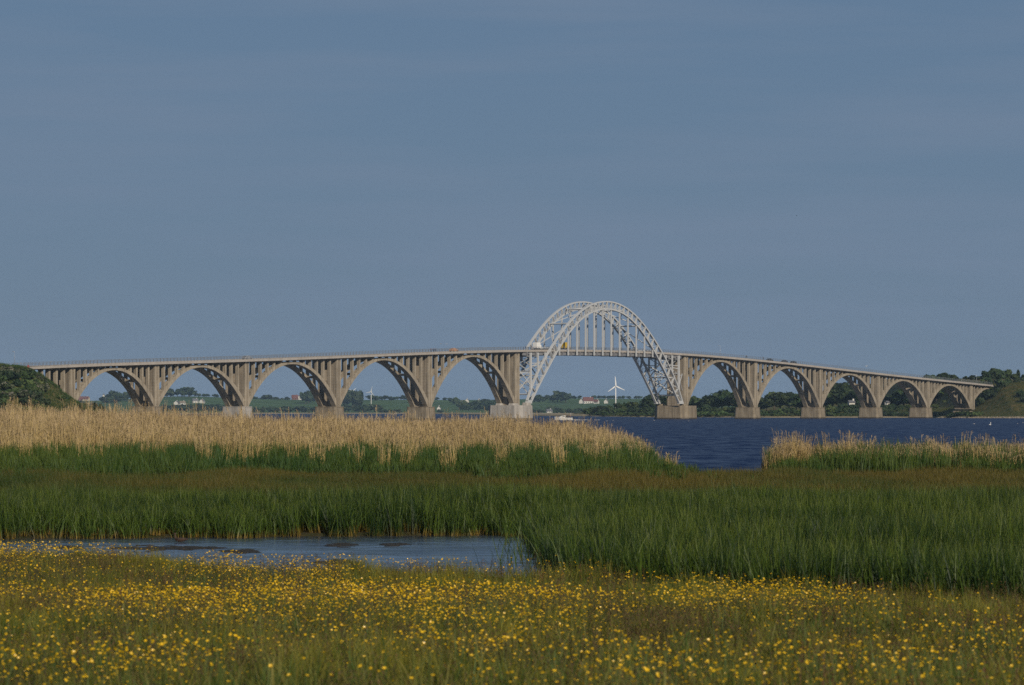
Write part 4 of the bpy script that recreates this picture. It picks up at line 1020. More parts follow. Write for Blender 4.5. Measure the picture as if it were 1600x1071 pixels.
# far shore: trees over 4-6 km away, by runs along the skyline (first column, last column, treetop row, distance, spacing, kind)
def left_phrase(px):
    for b, w in ((104, 'beyond the left bank'), (230, 'through the first left arch'), (370, 'through the second left arch'), (515, 'through the third left arch'), (660, 'through the fourth left arch'), (805, 'through the fifth left arch'), (1050, 'under the steel arch')):
        if px < b: return w
    return 'behind the right bridge half'
FAR = [(100, 150, 626, 5600, 9, 'far'), (160, 182, 619, 5900, 7, 'far'), (178, 214, 612, 6000, 7, 'far'), (214, 232, 616, 6000, 7, 'far'), (232, 250, 609, 6150, 7, 'far'), (250, 300, 605.5, 6200, 6.5, 'far'), (298, 312, 611, 6200, 7, 'far'), (312, 350, 618, 6300, 7, 'far'),
       (390, 412, 620, 6500, 8, 'far'), (412, 424, 616, 6500, 6, 'far'), (424, 456, 620, 6500, 8, 'far'), (474, 500, 617, 6300, 8, 'far'), (478, 486, 611, 6100, 5, 'far'),
       (250, 365, 632, 5350, 7.5, 'far'), (388, 500, 635, 5330, 8, 'far'), (534, 552, 609, 5900, 5, 'far'), (580, 642, 618, 6300, 7, 'far'), (538, 600, 632, 5400, 8, 'far'), (596, 626, 640, 5260, 7, 'far'), (704, 716, 621, 6100, 5, 'far'),
       (720, 775, 627, 5700, 7, 'far'), (724, 770, 632, 5550, 8, 'far'), (750, 790, 624, 6100, 7, 'far'), (832, 872, 618, 6100, 6, 'far'), (872, 890, 612.5, 6000, 6, 'far'), (890, 906, 622, 6200, 7, 'far'), (928, 960, 624, 6300, 7, 'far'), (960, 1020, 626, 6300, 8, 'far'),
       (860, 876, 635, 5150, 6, 'far'), (835, 850, 641, 5120, 7, 'far'), (900, 935, 637, 4950, 7, 'far'), (640, 700, 641, 5240, 12, 'far'), (-60, 100, 622, 6000, 9, 'far'), (640, 704, 625, 6500, 9, 'far'), (1080, 1500, 622, 5600, 16, 'far'), (1560, 1720, 622, 5600, 12, 'far')]
for i, (a, b, ty, d0, sp, k) in enumerate(FAR):
    grp = 'trees on the far shore, row %s' % ('beyond the fields' if d0 > 5800 else 'near the water')
    for px in np.arange(max(a, -20), min(b, 1620), sp):
        lab = ('hazy tree on the far skyline ' if d0 > 5800 else 'hazy tree in hedges by the far water ') + left_phrase(px)
        p_ = px + random.uniform(-2.5, 2.5); d = d0 + random.uniform(-60, 60); x, y, _ = gpt(p_, d); z = fz_at(x, y); h = max(5.0, zof(ty + random.uniform(-1.5, 2.2), d) - z)
        tree(k, x, y, z - 0.5, h, random.uniform(1.3, 2.1) * (11 / max(h, 8)) ** 0.5, lab, grp)
for px, ty in ((554, 610), (559, 611.5), (564, 608)):
    d = 5900; x, y, _ = gpt(px, d); z = fz_at(x, y); tree('poplar', x, y, z, zof(ty, d) - z, 1.3, 'dark narrow poplar standing left of the small wind turbine', 'poplars left of the small turbine')
x, y, _ = gpt(885, 4600); 
isl = MB(); isl.ell((x + 5, 4605, -0.8), (42, 30, 1.9), 20, 6); io = isl.build('reed_island', M_SAND); io['kind'] = 'structure'
for dx, h, k in ((-12, 4.5, 'bushd'), (-5, 6.4, 'bushd'), (3, 6.8, 'bushd'), (10, 5.2, 'bushd'), (17, 3.5, 'bush')):
    tree(k, x + dx, 4600, 0.6, h, 0.9, 'dark rounded bush on the low island behind the boat', 'bushes behind the motor boat')

# ------------------------------------------------------------------ turbines, houses
def turbine(px, base_y, hub_y, d, blade_px, rot, yaw, label):
    x, y, _ = gpt(px, d); z0 = fz_at(x, y); hub = zof(hub_y, d); bl = blade_px * d / F
    r_ = empty('wind_turbine', (x, y, z0), yaw, label, 'wind turbine', 'wind turbines on the far shore')
    m = MB(); m.tube([(0, 0, -1), (0, 0, (hub - z0) * .5), (0, 0, hub - z0)], [bl * .068, bl * .055, bl * .042], 12); m.build('tower', M_WHITE, r_)
    n_ = MB(); loft(n_, [(-bl * .10, [(q * bl * .05, hub - z0 + w * bl * .05) for q, w in ((-1, -1), (1, -1), (1, 1), (-1, 1))]), (bl * .16, [(q * bl * .065, hub - z0 + w * bl * .065) for q, w in ((-1, -1), (1, -1), (1, 1), (-1, 1))])])
    no = n_.build('nacelle', M_WHITE, r_, rz=R(90))
    ro = empty('rotor', (0, -bl * .14, hub - z0)); ro.parent = r_
    h = MB(); h.ell((0, 0, 0), (bl * .075, bl * .09, bl * .075), 10, 6); h.build('hub', M_WHITE, ro)
    for k in range(3):
        b = MB(); a = rot + k * 2 * math.pi / 3; M_ = Matrix.Rotation(a, 4, 'Y'); vs = []
        for q, w, th in ((0.02, .08, .06), (0.2, .12, .045), (0.6, .075, .025), (1.0, .03, .012)):
            for sx, sy in ((-.45, -1), (.55, -1), (.55, 1), (-.45, 1)): vs.append(M_ @ Vector((sx * w * bl, sy * th * bl * .5, q * bl)))
        fs = [tuple(range(4)), (15, 14, 13, 12)] + [(i * 4 + j, i * 4 + (j + 1) % 4, i * 4 + 4 + (j + 1) % 4, i * 4 + 4 + j) for i in range(3) for j in range(4)]
        b.add(vs, fs); b.build('blade', M_WHITE, ro)
turbine(962, 628, 603.5, 4700, 15.5, R(-5), R(8), 'large white wind turbine turning beneath the steel arch')
turbine(580, 624, 612.5, 5750, 9.0, R(18), R(-25), 'small white wind turbine seen through the fourth concrete arch')
turbine(551.5, 624, 611, 6900, 6.5, R(50), R(10), 'tiny pale wind turbine left of the small white one')

def ground_d(px, y, d0):
    best = (1e9, d0)
    for d in np.arange(5000, 8000, 20):
        x = (px - 800) / F * d; e = abs(fz_at(x, d) - zof(y, d)) + 0.0004 * abs(d - d0)
        if e < best[0] and fz_at(x, d) > 0.4: best = (e, d)
    return best[1]
def house(px, y_base, d, L, W, wall_h, roof_h, wm, rm, rz, label, group, chim=True, tower=False, nwin=3):
    if d > 3000: d = ground_d(px, y_base, d); x, y, _ = gpt(px, d); z = fz_at(x, y) - 0.2
    else: x, y, _ = gpt(px, d); z = rz_at(x, y) - 0.2 if y_base > 640 else zof(y_base, d)
    r_ = empty('house', (x, y, z), rz, label, 'house', group)
    w = MB(); w.span((-L / 2, -W / 2, -1.5 if d > 3000 else -5), (L / 2, W / 2, wall_h))
    w.prism([(-W / 2 + .002, wall_h), (W / 2 - .002, wall_h), (0, wall_h + roof_h * .96)], -L / 2 + .05, -L / 2 + .3); w.v[-6:] = [(q[1], q[0], q[2]) for q in w.v[-6:]]
    w.prism([(-W / 2 + .002, wall_h), (W / 2 - .002, wall_h), (0, wall_h + roof_h * .96)], L / 2 - .3, L / 2 - .05); w.v[-6:] = [(q[1], q[0], q[2]) for q in w.v[-6:]]
    wo = w.build('wall', wm, r_)
    f = MB(); e = 0.4; t = 0.25
    for sg in (-1, 1):
        a = [(-L / 2 - .3, sg * (W / 2 + e), wall_h - e * roof_h / (W / 2) + .02), (L / 2 + .3, sg * (W / 2 + e), wall_h - e * roof_h / (W / 2) + .02), (L / 2 + .3, 0, wall_h + roof_h + .02), (-L / 2 - .3, 0, wall_h + roof_h + .02)]
        f.add(a + [(p[0], p[1], p[2] + t) for p in a], [(0, 1, 2, 3), (7, 6, 5, 4), (0, 4, 5, 1), (1, 5, 6, 2), (2, 6, 7, 3), (3, 7, 4, 0)])
    ro = f.build('roof', rm, r_)
    if chim:
        c = MB(); c.span((L * .2, -.4, wall_h + roof_h * .5), (L * .2 + .8, .4, wall_h + roof_h + 1.0)); c.build('chimney', wm, ro)
    for i in range(nwin):
        q = MB(); cx = -L / 2 + L * (i + .5) / nwin; q.span((cx - .55, -W / 2 - .06, 0.9), (cx + .55, -W / 2 - .003, min(2.2, wall_h - .2))); q.build('window', M_GLASS, wo)
    if tower:
        q = MB(); q.span((-L / 2 - 4, -2.2, -1.5), (-L / 2 - .003, 2.2, wall_h + roof_h + 2)); q.build('tower', wm, r_)
        q = MB(); q.add([(-L / 2 - 4.2, -2.4, wall_h + roof_h + 2.003), (-L / 2 + .1, -2.4, wall_h + roof_h + 2.003), (-L / 2 + .1, 2.4, wall_h + roof_h + 2.003), (-L / 2 - 4.2, 2.4, wall_h + roof_h + 2.003), (-L / 2 - 2, 0, wall_h + roof_h + 5)], [(3, 2, 1, 0), (0, 1, 4), (1, 2, 4), (2, 3, 4), (3, 0, 4)]); q.build('spire', rm, r_)
    return r_
GH = 'farmhouses on the far shore'
house(122, 624.5, 5500, 14, 8, 3, 4, M_WALLR, M_ROOFR, .2, 'long brown-roofed building left of the white towered house across the water', GH)
house(134, 624.0, 5500, 12, 8, 3, 4, M_WALLC, M_ROOFR, -.3, 'cream house with brown roof beside the white towered house', GH)
house(168, 624.5, 5600, 7, 6, 3.2, 2.6, M_WALLW, M_ROOFG, .1, 'white house with a little pointed tower seen through the first arch', GH, tower=True)
house(276, 633, 5200, 6, 6, 3.2, 2.6, M_WALLW, M_ROOFG, 1.3, 'white gabled house, left of the lower pair through the second arch', GH)
house(285, 633, 5205, 8, 6, 3.0, 2.4, M_WALLW, M_ROOFT, .2, 'white house with dark roof, right of the lower pair through the second arch', GH)
house(305, 630, 5200, 8, 6, 3.4, 2.8, M_WALLW, M_ROOFG, .3, 'white long house above the lower pair through the second arch', GH)
house(316, 630, 5210, 7, 6, 3.2, 2.6, M_WALLW, M_ROOFG, 1.25, 'white gabled house furthest right of those through the second arch', GH)
house(461, 623.5, 5650, 10, 8, 3, 4.5, M_WALLR, M_ROOFR, .1, 'red-roofed farm among trees seen through the third arch', GH)
house(469, 623, 5650, 8, 7, 3, 4, M_WALLW, M_ROOFR, 1.3, 'white gable under a red roof beside the red-roofed farm', GH)
house(686, 641.5, 4980, 4.5, 5, 2.6, 3.4, M_WALLW, M_ROOFG, 1.45, 'small white gabled house near the water just right of a pier', GH, nwin=1)
house(724, 633, 5500, 8, 7, 2.6, 3.6, M_WALLC, M_ROOFT, .2, 'cream thatched house among trees seen through the fifth arch', GH)
house(730, 629, 5650, 4, 5, 3, 2.6, M_WALLW, M_ROOFG, 1.4, 'tiny white gable behind the cream thatched house', GH, nwin=1)
house(748.5, 630, 5480, 4, 5, 3, 3, M_WALLW, M_ROOFG, 1.35, 'white gable peeping from trees left of the pale pier', GH, nwin=1)
house(909, 630.5, 5300, 7, 6, 3.6, 3.2, M_WALLW, M_ROOFG, 1.3, 'white gabled wing left of the red-roofed manor under the steel arch', GH)
house(919, 630.5, 5310, 14, 9, 3.6, 5.2, M_WALLW, M_ROOFR, .12, 'white manor with a big dark red roof under the steel arch', GH, nwin=5)
house(932, 631, 5300, 6, 6, 3.0, 2.6, M_WALLW, M_ROOFR, -.4, 'white outbuilding right of the red-roofed manor', GH)
house(947, 630.5, 5400, 3.5, 5, 3, 2.4, M_WALLW, M_ROOFG, 1.3, 'small white house between the manor and the large wind turbine', GH, nwin=1)
house(858, 645.2, 4960, 7, 5, 2.4, 2.2, M_WALLW, M_ROOFG, .25, 'grey-roofed boathouse by the water just right of the pale pier', GH)
house(1330, 631.8, 2150, 3.2, 2.4, 1.0, 0.8, M_WALLW, M_ROOFG, .3, 'white house half hidden by trees behind the third arch right of the steel arch', 'houses in the wood behind the bridge')
house(1386, 631.8, 2150, 2.0, 1.6, 0.9, 0.6, M_WALLW, M_ROOFG, .8, 'small white hut among trees behind the fourth arch right of the steel arch', 'houses in the wood behind the bridge', nwin=1, chim=False)
house(1402, 648.5, 2085, 1.6, 1.4, 1.0, 0.6, M_WALLW, M_ROOFG, .9, 'tiny white shed low on the shore behind the fourth arch right of the steel arch', 'houses in the wood behind the bridge', nwin=1, chim=False)

for px, ty, d in ((1324, 632, 2138), (1330, 631.4, 2136), (1336, 631.8, 2138), (1341, 630, 2140), (1383, 632, 2138), (1389, 631.8, 2138), (1394, 630, 2140), (1319, 629, 2140)):
    x, y, _ = gpt(px, d); z = rz_at(x, y); tree('bushd', x, y, z - 0.2, (zof(ty, d) - z) * 1.1 + 0.3, 0.95, 'dark bush before a white house %s' % arch_phrase(px), 'bushes before the white houses', 'bush')
# stones along the right-hand waterline
rocks = []
for i in range(3):
    bm = bmesh.new(); bmesh.ops.create_icosphere(bm, subdivisions=1, radius=1)
    for v in bm.verts: v.co *= 0.75 + 0.5 * random.random()
    me = bpy.data.meshes.new('stone'); bm.to_mesh(me); bm.free(); me.materials.append(M_ROCK); rocks.append(me)
st = MB()
for i in range(900):
    x = random.uniform(204, 300); y = float(rshore(x)) + random.uniform(-6, 5); me = random.choice(rocks); q = random.uniform(0.15, 0.6) * (1.3 if random.random() < .15 else 0.8); a = random.random() * 6.28
    z = rz_at(x, y) + 0.05; ca, sa = math.cos(a), math.sin(a)
    st.add([(x + (v.co.x * ca - v.co.y * sa) * q, y + (v.co.x * sa + v.co.y * ca) * q, z + v.co.z * q * .7) for v in me.vertices], [tuple(p.vertices) for p in me.polygons])
tag(st.build('shore_stones', M_ROCK), 'pale stones along the waterline below the right headland', 'stones', None, 'stuff')

# ------------------------------------------------------------------ scattering of grass, reeds and flowers
def blades(n, rad, h0, h1, w, lean, segs=3, seed=0, bend=0.5, m=None, extra=None):
    """a tuft of n tapering curved leaves: numpy arrays"""
    g = np.random.default_rng(seed); V = []; Fq = []; GR = []; RN = []; base = 0
    for i in range(n):
        a = g.random() * 6.283; r = rad * math.sqrt(g.random()); x, y = r * math.cos(a), r * math.sin(a)
        h = h0 + (h1 - h0) * g.random(); th = g.random() * 6.283; ln = lean * (0.25 + g.random()); d = np.array([math.cos(th), math.sin(th)]); wa = th + g.normal() * 0.6 + 1.57
        wd = np.array([math.cos(wa), math.sin(wa)]); rn = g.random(); ww = w * (0.6 + 0.8 * g.random())
        for k in range(segs + 1):
            q = k / segs; off = ln * h * ((1 - bend) * q + bend * q ** 2.4); z = h * (q - 0.25 * ln * q ** 3)
            wk = ww * (1 - q ** 1.8) * (0.75 + 0.5 * min(1, q * 3)) + ww * 0.04
            c = np.array([x + d[0] * off, y + d[1] * off, z])
            V.append(c - np.array([*wd, 0]) * wk / 2); V.append(c + np.array([*wd, 0]) * wk / 2); GR += [q, q]; RN += [rn, rn]
        for k in range(segs): b = base + 2 * k; Fq.append((b, b + 1, b + 3, b + 2))
        base += 2 * (segs + 1)
    return [V, Fq, GR, RN]
def plumes(dat, n, rad, h0, h1, seed, w=0.008, plume=0.22, pw=0.05, lean=0.10, leaves=2):
    """upright dead stems carrying a drooping feathery plume"""
    g = np.random.default_rng(seed); V, Fq, GR, RN = dat
    def strip(pts, ws, gr, rn, wd):
        b = len(V)
        for p, w_, q in zip(pts, ws, gr): V.append(p - wd * w_ / 2); V.append(p + wd * w_ / 2); GR.extend([q, q]); RN.extend([rn, rn])
        for k in range(len(pts) - 1): Fq.append((b + 2 * k, b + 2 * k + 1, b + 2 * k + 3, b + 2 * k + 2))
    for i in range(n):
        a = g.random() * 6.283; r = rad * math.sqrt(g.random()); x, y = r * math.cos(a), r * math.sin(a); h = h0 + (h1 - h0) * g.random(); rn = g.random()
        th = 0.35 + g.normal() * 0.9; ln = lean * g.random() * 1.6; d = np.array([math.cos(th), math.sin(th), 0])
        wa = g.random() * 3.14; wd = np.array([math.cos(wa), math.sin(wa), 0])
        P = lambda q: np.array([x, y, h * q]) + d * ln * h * q ** 1.8
        strip([P(0), P(.5), P(1)], [w, w, w * .6], [0, .4, .8], rn, wd)
        if g.random() < 0.8:
            top = P(1); nb = 5
            for k in range(nb):
                dd = d * (0.5 + .4 * g.random()) + np.array([g.normal() * .25, g.normal() * .25, 0.75 - 0.35 * k / nb]); dd /= np.linalg.norm(dd); L = plume * (0.5 + .6 * g.random())
                s0 = top - np.array([0, 0, 0.05 * k]); strip([s0, s0 + dd * L * .5 - np.array([0, 0, .01]), s0 + dd * L - np.array([0, 0, .05])], [pw * .3, pw, pw * .2], [.9, .95, 1], rn, wd)
        for k in range(leaves):
            q = 0.3 + 0.5 * g.random(); s0 = P(q); t2 = g.random() * 6.283; dd = np.array([math.cos(t2), math.sin(t2), .9]); dd /= np.linalg.norm(dd); L = 0.35 * (0.6 + .6 * g.random())
            strip([s0, s0 + dd * L * .6, s0 + dd * L + np.array([0, 0, -.12])], [w * 1.4, w * 1.8, w * .2], [.5, .6, .7], rn, wd)
    return dat
def proto(name, dat, m):
    V, Fq, GR, RN = dat
    me = np_mesh(name, np.array(V), np.array(Fq), m, {'grad': GR, 'rnd': RN}, smooth=True)
    return bpy.data.objects.new(name, me)

def scatter(name, pts, protos, sc, tint, label, cat=None, tilt=0.08, wz=None):
    n = len(pts); me = bpy.data.meshes.new(name); me.vertices.add(n); me.vertices.foreach_set('co', np.asarray(pts, np.float32).ravel())
    def att(nm, typ, data, fld):
        a = me.attributes.new(nm, typ, 'POINT'); a.data.foreach_set(fld, data)
    rot = np.stack([rng.normal(size=n) * tilt, rng.normal(size=n) * tilt, rng.random(n) * 6.283 if wz is None else wz], -1).astype(np.float32)
    sc = np.asarray(sc, np.float32); sc = np.stack([sc, sc, sc], -1) if sc.ndim == 1 else sc
    att('rot', 'FLOAT_VECTOR', rot.ravel(), 'vector'); att('scl', 'FLOAT_VECTOR', sc.astype(np.float32).ravel(), 'vector')
    att('tint', 'FLOAT', np.asarray(tint, np.float32), 'value'); att('pick', 'INT', rng.integers(0, len(protos), n).astype(np.int32), 'value')
    o = bpy.data.objects.new(name, me); COL.objects.link(o)
    ng = bpy.data.node_groups.new(name, 'GeometryNodeTree'); ng.interface.new_socket('Geometry', in_out='INPUT', socket_type='NodeSocketGeometry'); ng.interface.new_socket('Geometry', in_out='OUTPUT', socket_type='NodeSocketGeometry')
    N = ng.nodes; Lk = ng.links; gi = N.new('NodeGroupInput'); go = N.new('NodeGroupOutput'); iop = N.new('GeometryNodeInstanceOnPoints'); jg = N.new('GeometryNodeJoinGeometry')
    for p in reversed(protos):
        oi = N.new('GeometryNodeObjectInfo'); oi.inputs['Object'].default_value = p; oi.inputs['As Instance'].default_value = True; Lk.new(oi.outputs['Geometry'], jg.inputs[0])
    def na(nm, typ):
        q = N.new('GeometryNodeInputNamedAttribute'); q.data_type = typ; q.inputs['Name'].default_value = nm; return q.outputs['Attribute']
    Lk.new(gi.outputs[0], iop.inputs['Points']); Lk.new(jg.outputs[0], iop.inputs['Instance']); iop.inputs['Pick Instance'].default_value = True
    Lk.new(na('pick', 'INT'), iop.inputs['Instance Index']); Lk.new(na('rot', 'FLOAT_VECTOR'), iop.inputs['Rotation']); Lk.new(na('scl', 'FLOAT_VECTOR'), iop.inputs['Scale'])
    Lk.new(iop.outputs[0], go.inputs[0])
    md = o.modifiers.new('scatter', 'NODES'); md.node_group = ng
    return tag(o, label, cat, None, 'stuff')

def spread(n, y0, y1, half=0.155, extra=2.5, power=1.0):
    """n random ground points in the wedge in front of the camera (a little wider than the view)"""
    y = np.sqrt(rng.random(n) * (y1 ** 2 - y0 ** 2) + y0 ** 2) if power == 1 else y0 + (y1 - y0) * rng.random(n) ** power
    x = (rng.random(n) * 2 - 1) * (half * y + extra); return x, y

# --- materials of the plants
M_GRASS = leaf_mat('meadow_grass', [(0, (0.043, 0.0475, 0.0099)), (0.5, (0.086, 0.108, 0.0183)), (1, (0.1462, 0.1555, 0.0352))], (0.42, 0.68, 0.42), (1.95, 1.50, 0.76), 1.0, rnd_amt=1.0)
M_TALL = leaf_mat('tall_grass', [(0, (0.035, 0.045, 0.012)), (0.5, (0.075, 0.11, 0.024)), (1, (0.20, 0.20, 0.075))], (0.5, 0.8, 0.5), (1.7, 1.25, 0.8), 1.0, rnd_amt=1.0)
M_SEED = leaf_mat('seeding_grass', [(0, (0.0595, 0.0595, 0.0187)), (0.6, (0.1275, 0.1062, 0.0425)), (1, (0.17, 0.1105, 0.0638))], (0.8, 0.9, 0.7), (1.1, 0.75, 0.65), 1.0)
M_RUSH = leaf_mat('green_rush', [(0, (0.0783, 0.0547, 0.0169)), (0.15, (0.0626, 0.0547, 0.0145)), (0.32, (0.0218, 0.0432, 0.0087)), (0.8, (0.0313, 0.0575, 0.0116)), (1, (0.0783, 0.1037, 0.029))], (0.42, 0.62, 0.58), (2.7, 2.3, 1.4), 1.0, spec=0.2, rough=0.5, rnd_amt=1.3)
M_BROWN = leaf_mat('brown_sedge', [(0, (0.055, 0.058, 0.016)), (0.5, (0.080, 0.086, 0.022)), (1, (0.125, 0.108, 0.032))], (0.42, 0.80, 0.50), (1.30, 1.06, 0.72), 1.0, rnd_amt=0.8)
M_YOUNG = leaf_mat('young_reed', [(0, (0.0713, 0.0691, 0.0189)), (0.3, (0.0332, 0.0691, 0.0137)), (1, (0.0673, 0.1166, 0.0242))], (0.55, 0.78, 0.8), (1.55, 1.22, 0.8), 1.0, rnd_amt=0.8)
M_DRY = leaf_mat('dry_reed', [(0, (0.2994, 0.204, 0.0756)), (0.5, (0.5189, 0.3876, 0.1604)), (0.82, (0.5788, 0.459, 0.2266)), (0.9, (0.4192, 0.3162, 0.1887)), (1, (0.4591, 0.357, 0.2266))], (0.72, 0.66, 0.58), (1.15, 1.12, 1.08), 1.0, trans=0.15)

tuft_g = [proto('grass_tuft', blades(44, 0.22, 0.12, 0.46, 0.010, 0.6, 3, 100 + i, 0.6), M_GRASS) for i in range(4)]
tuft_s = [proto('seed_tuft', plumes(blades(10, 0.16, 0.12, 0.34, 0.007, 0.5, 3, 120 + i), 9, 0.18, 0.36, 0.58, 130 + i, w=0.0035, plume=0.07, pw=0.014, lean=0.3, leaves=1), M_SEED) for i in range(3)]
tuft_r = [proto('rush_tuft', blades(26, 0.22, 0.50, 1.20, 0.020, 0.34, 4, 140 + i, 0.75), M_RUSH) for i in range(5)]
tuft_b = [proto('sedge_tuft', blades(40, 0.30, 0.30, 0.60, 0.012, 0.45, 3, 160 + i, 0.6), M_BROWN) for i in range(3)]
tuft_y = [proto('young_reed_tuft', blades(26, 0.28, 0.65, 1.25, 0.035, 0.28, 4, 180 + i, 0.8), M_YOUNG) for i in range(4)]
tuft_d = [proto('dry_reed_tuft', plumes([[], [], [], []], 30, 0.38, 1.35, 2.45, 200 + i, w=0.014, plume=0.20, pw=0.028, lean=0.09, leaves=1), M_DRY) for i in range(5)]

# --- flower meadow in front
x, y = spread(26000, 24, 86); keep = ~in_pond(x, y, -0.3) & (y < np.where(x < POND_X1, pond_near(x) + 0.6, rush_front(x) + 0.6)); x, y = x[keep], y[keep]
tint = np.clip(0.15 + 0.9 * vnoise(x, y * 0.55, 2.2, 51) * 0.75 + 0.35 * (vnoise(x, y, 0.7, 52) - 0.5) + rng.normal(size=len(x)) * 0.08, 0, 1)
hs_ = (0.42 + 0.95 * vnoise(x, y * 0.8, 1.5, 53) * (0.5 + vnoise(x, y, 0.5, 57))) * (0.75 + 0.5 * rng.random(len(x)))
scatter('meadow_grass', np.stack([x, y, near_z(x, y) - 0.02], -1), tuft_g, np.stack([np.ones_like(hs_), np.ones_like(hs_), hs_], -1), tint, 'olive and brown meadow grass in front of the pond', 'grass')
x, y = spread(5200, 25, 82); keep = ~in_pond(x, y, -0.2) & (y < np.where(x < POND_X1, pond_near(x) + 0.3, rush_front(x))) & (vnoise(x, y * 0.7, 1.9, 56) + 0.35 * rng.random(len(x)) > 0.55); x, y = x[keep], y[keep]
hs_ = (0.65 + 0.6 * rng.random(len(x))) * np.interp(y, [30, 60, 80], [1.0, 0.85, 0.7])
scatter('tall_meadow_grass', np.stack([x, y, near_z(x, y) - 0.02], -1), [proto('tall_grass_tuft', blades(24, 0.13, 0.28, 0.66, 0.011, 0.55, 4, 420 + i, 0.7), M_TALL) for i in range(4)], np.stack([hs_ * 0 + 1, hs_ * 0 + 1, hs_], -1), np.clip(vnoise(x, y, 2.6, 58) * 1.3 - 0.3 + 0.4 * (rng.random(len(x)) - .5), 0, 1), 'taller green grass clumps standing out of the meadow', 'grass', tilt=0.12)
x, y = spread(4200, 24, 84); keep = ~in_pond(x, y, 0.2) & (y < np.where(x < POND_X1, pond_near(x) + 0.2, rush_front(x) + 0.3)) & (vnoise(x, y, 3.0, 54) + 0.3 * rng.random(len(x)) > 0.42); x, y = x[keep], y[keep]
scatter('seeding_grass', np.stack([x, y, near_z(x, y) - 0.01], -1), tuft_s, 0.75 + 0.4 * rng.random(len(x)), np.clip(vnoise(x, y, 4, 55) + 0.3 * (rng.random(len(x)) - .5), 0, 1), 'reddish brown seeding grasses among the yellow flowers', 'grass')

# --- rushes round the pond
x, y = spread(32000, 54, 142, extra=3.5); keep = (y > rush_front(x)) & (rng.random(len(x)) < sstep(10, -12, y - 127 - 16 * (vnoise(x, y, 11, 64) - 0.5))) & ~in_pond(x, y, -0.4); x, y = x[keep], y[keep]
hh = (0.62 + 0.55 * vnoise(x, y * 0.6, 3.5, 61)) * (0.76 + 0.40 * rng.random(len(x))) * np.interp(y, [60, 90, 110, 125, 142], [1.0, 1.06, 1.0, 0.9, 0.55])
tint = np.clip(-0.15 + 0.75 * vnoise(x, y, 3.5, 62) + 0.35 * vnoise(x, y, 0.8, 63) + rng.normal(size=len(x)) * 0.1 + 0.25 * sstep(112, 135, y), 0, 1); tint = np.where(rng.random(len(x)) < 0.06, 1.0, tint)
scatter('pond_rushes', np.stack([x, y, np.maximum(near_z(x, y), 0.0) - 0.02], -1), tuft_r, np.stack([0.9 + 0 * hh, 0.9 + 0 * hh, hh], -1), tint, 'dense dark green rushes standing round the far side of the pond', 'rushes', tilt=0.11)
# loose rush stems in the water at the right end of the pond
ys_ = rng.uniform(80, 107, 46); xs_ = POND_X1 - 0.1 - np.abs(rng.normal(size=46)) * 0.55
scatter('loose_rushes', np.stack([xs_, ys_, xs_ * 0 - 0.1], -1), [proto('loose_rush_tuft', blades(5, 0.25, 0.4, 1.0, 0.014, 0.4, 4, 300 + i), M_RUSH) for i in range(2)], 0.7 + 0.5 * rng.random(46), np.full(46, .3), 'thin rush stems standing in the water at the right end of the pond', 'rushes')
# --- brown sedge band
x, y = spread(21000, 118, 192, extra=3); 
tint = np.clip(-0.45 + (1.1 * vnoise(x, y * 0.22, 6, 71) + 0.7 * vnoise(x, y * 0.5, 2.2, 72)) * sstep(126, 152, y) * 1.05 + 0.3 * rng.random(len(x)), 0, 1)
hh = (0.45 + 1.0 * vnoise(x, y * 0.5, 4, 73)) * (0.75 + 0.45 * rng.random(len(x))); scatter('brown_sedge', np.stack([x, y, near_z(x, y) - 0.02], -1), tuft_b, np.stack([hh * 0 + 1.1, hh * 0 + 1.1, hh], -1), tint, 'low brown sedge in a strip between the rushes and the tall reeds', 'sedge')
# --- young green reeds
def reed_lim(x): return shore_y(x)
x, y = spread(19000, 170, 300, extra=4); keep = (y < shore_y(x) - 1.5) & (rng.random(len(x)) < sstep(-12, 14, y - 170 - 34 * vnoise(x, y * 0.3, 10, 83))) & (rng.random(len(x)) < np.interp(y, [170, 186, 235, 262, 300], [0.35, 1, 1, 0.6, 0.35])) & (rng.random(len(x)) < 0.55 + 0.45 * (y < 250)); x, y = x[keep], y[keep]
hh = np.where(x > 12.3, np.interp(y, [165, 185, 205, 232], [0.50, 0.64, 1.0, 1.35]), np.interp(y, [165, 185, 225, 300], [0.62, 0.80, 1.12, 1.35])) * (0.62 + 0.75 * vnoise(x, y, 6, 81)) * (0.80 + 0.4 * rng.random(len(x))) * np.where((x > 7.0) & (x < 13.2) & (y > 175), 0.55, 1)
tint = np.clip(0.1 + 0.75 * vnoise(x, y * 0.6, 6, 82) + 0.3 * (rng.random(len(x)) - .3), 0, 1)
scatter('young_reeds', np.stack([x, y, np.maximum(near_z(x, y), 0) - 0.02], -1), tuft_y, np.stack([hh * 0 + 1.0, hh * 0 + 1.0, hh], -1), tint, 'young green reeds growing in front of the dry reed beds', 'reeds')
x, y = spread(9000, 208, 246, extra=5); keep = (y < shore_y(x) - 1.5) & (x < 7.5) & (vnoise(x, y * 0.4, 3.4, 98) + 0.25 * rng.random(len(x)) > 0.50); x, y = x[keep], y[keep]
hh = (0.95 + 0.65 * vnoise(x, y, 4, 99) * rng.random(len(x)) ** 0.6) * np.interp(y, [208, 228], [0.85, 1.1]); scatter('reed_shoots', np.stack([x, y, near_z(x, y) - 0.02], -1), tuft_y, np.stack([hh * 0 + 1, hh * 0 + 1, hh], -1), np.clip(0.4 * rng.random(len(x)), 0, 1), 'dark green shoots pushing up among the dry reeds of the left bed', 'reeds')
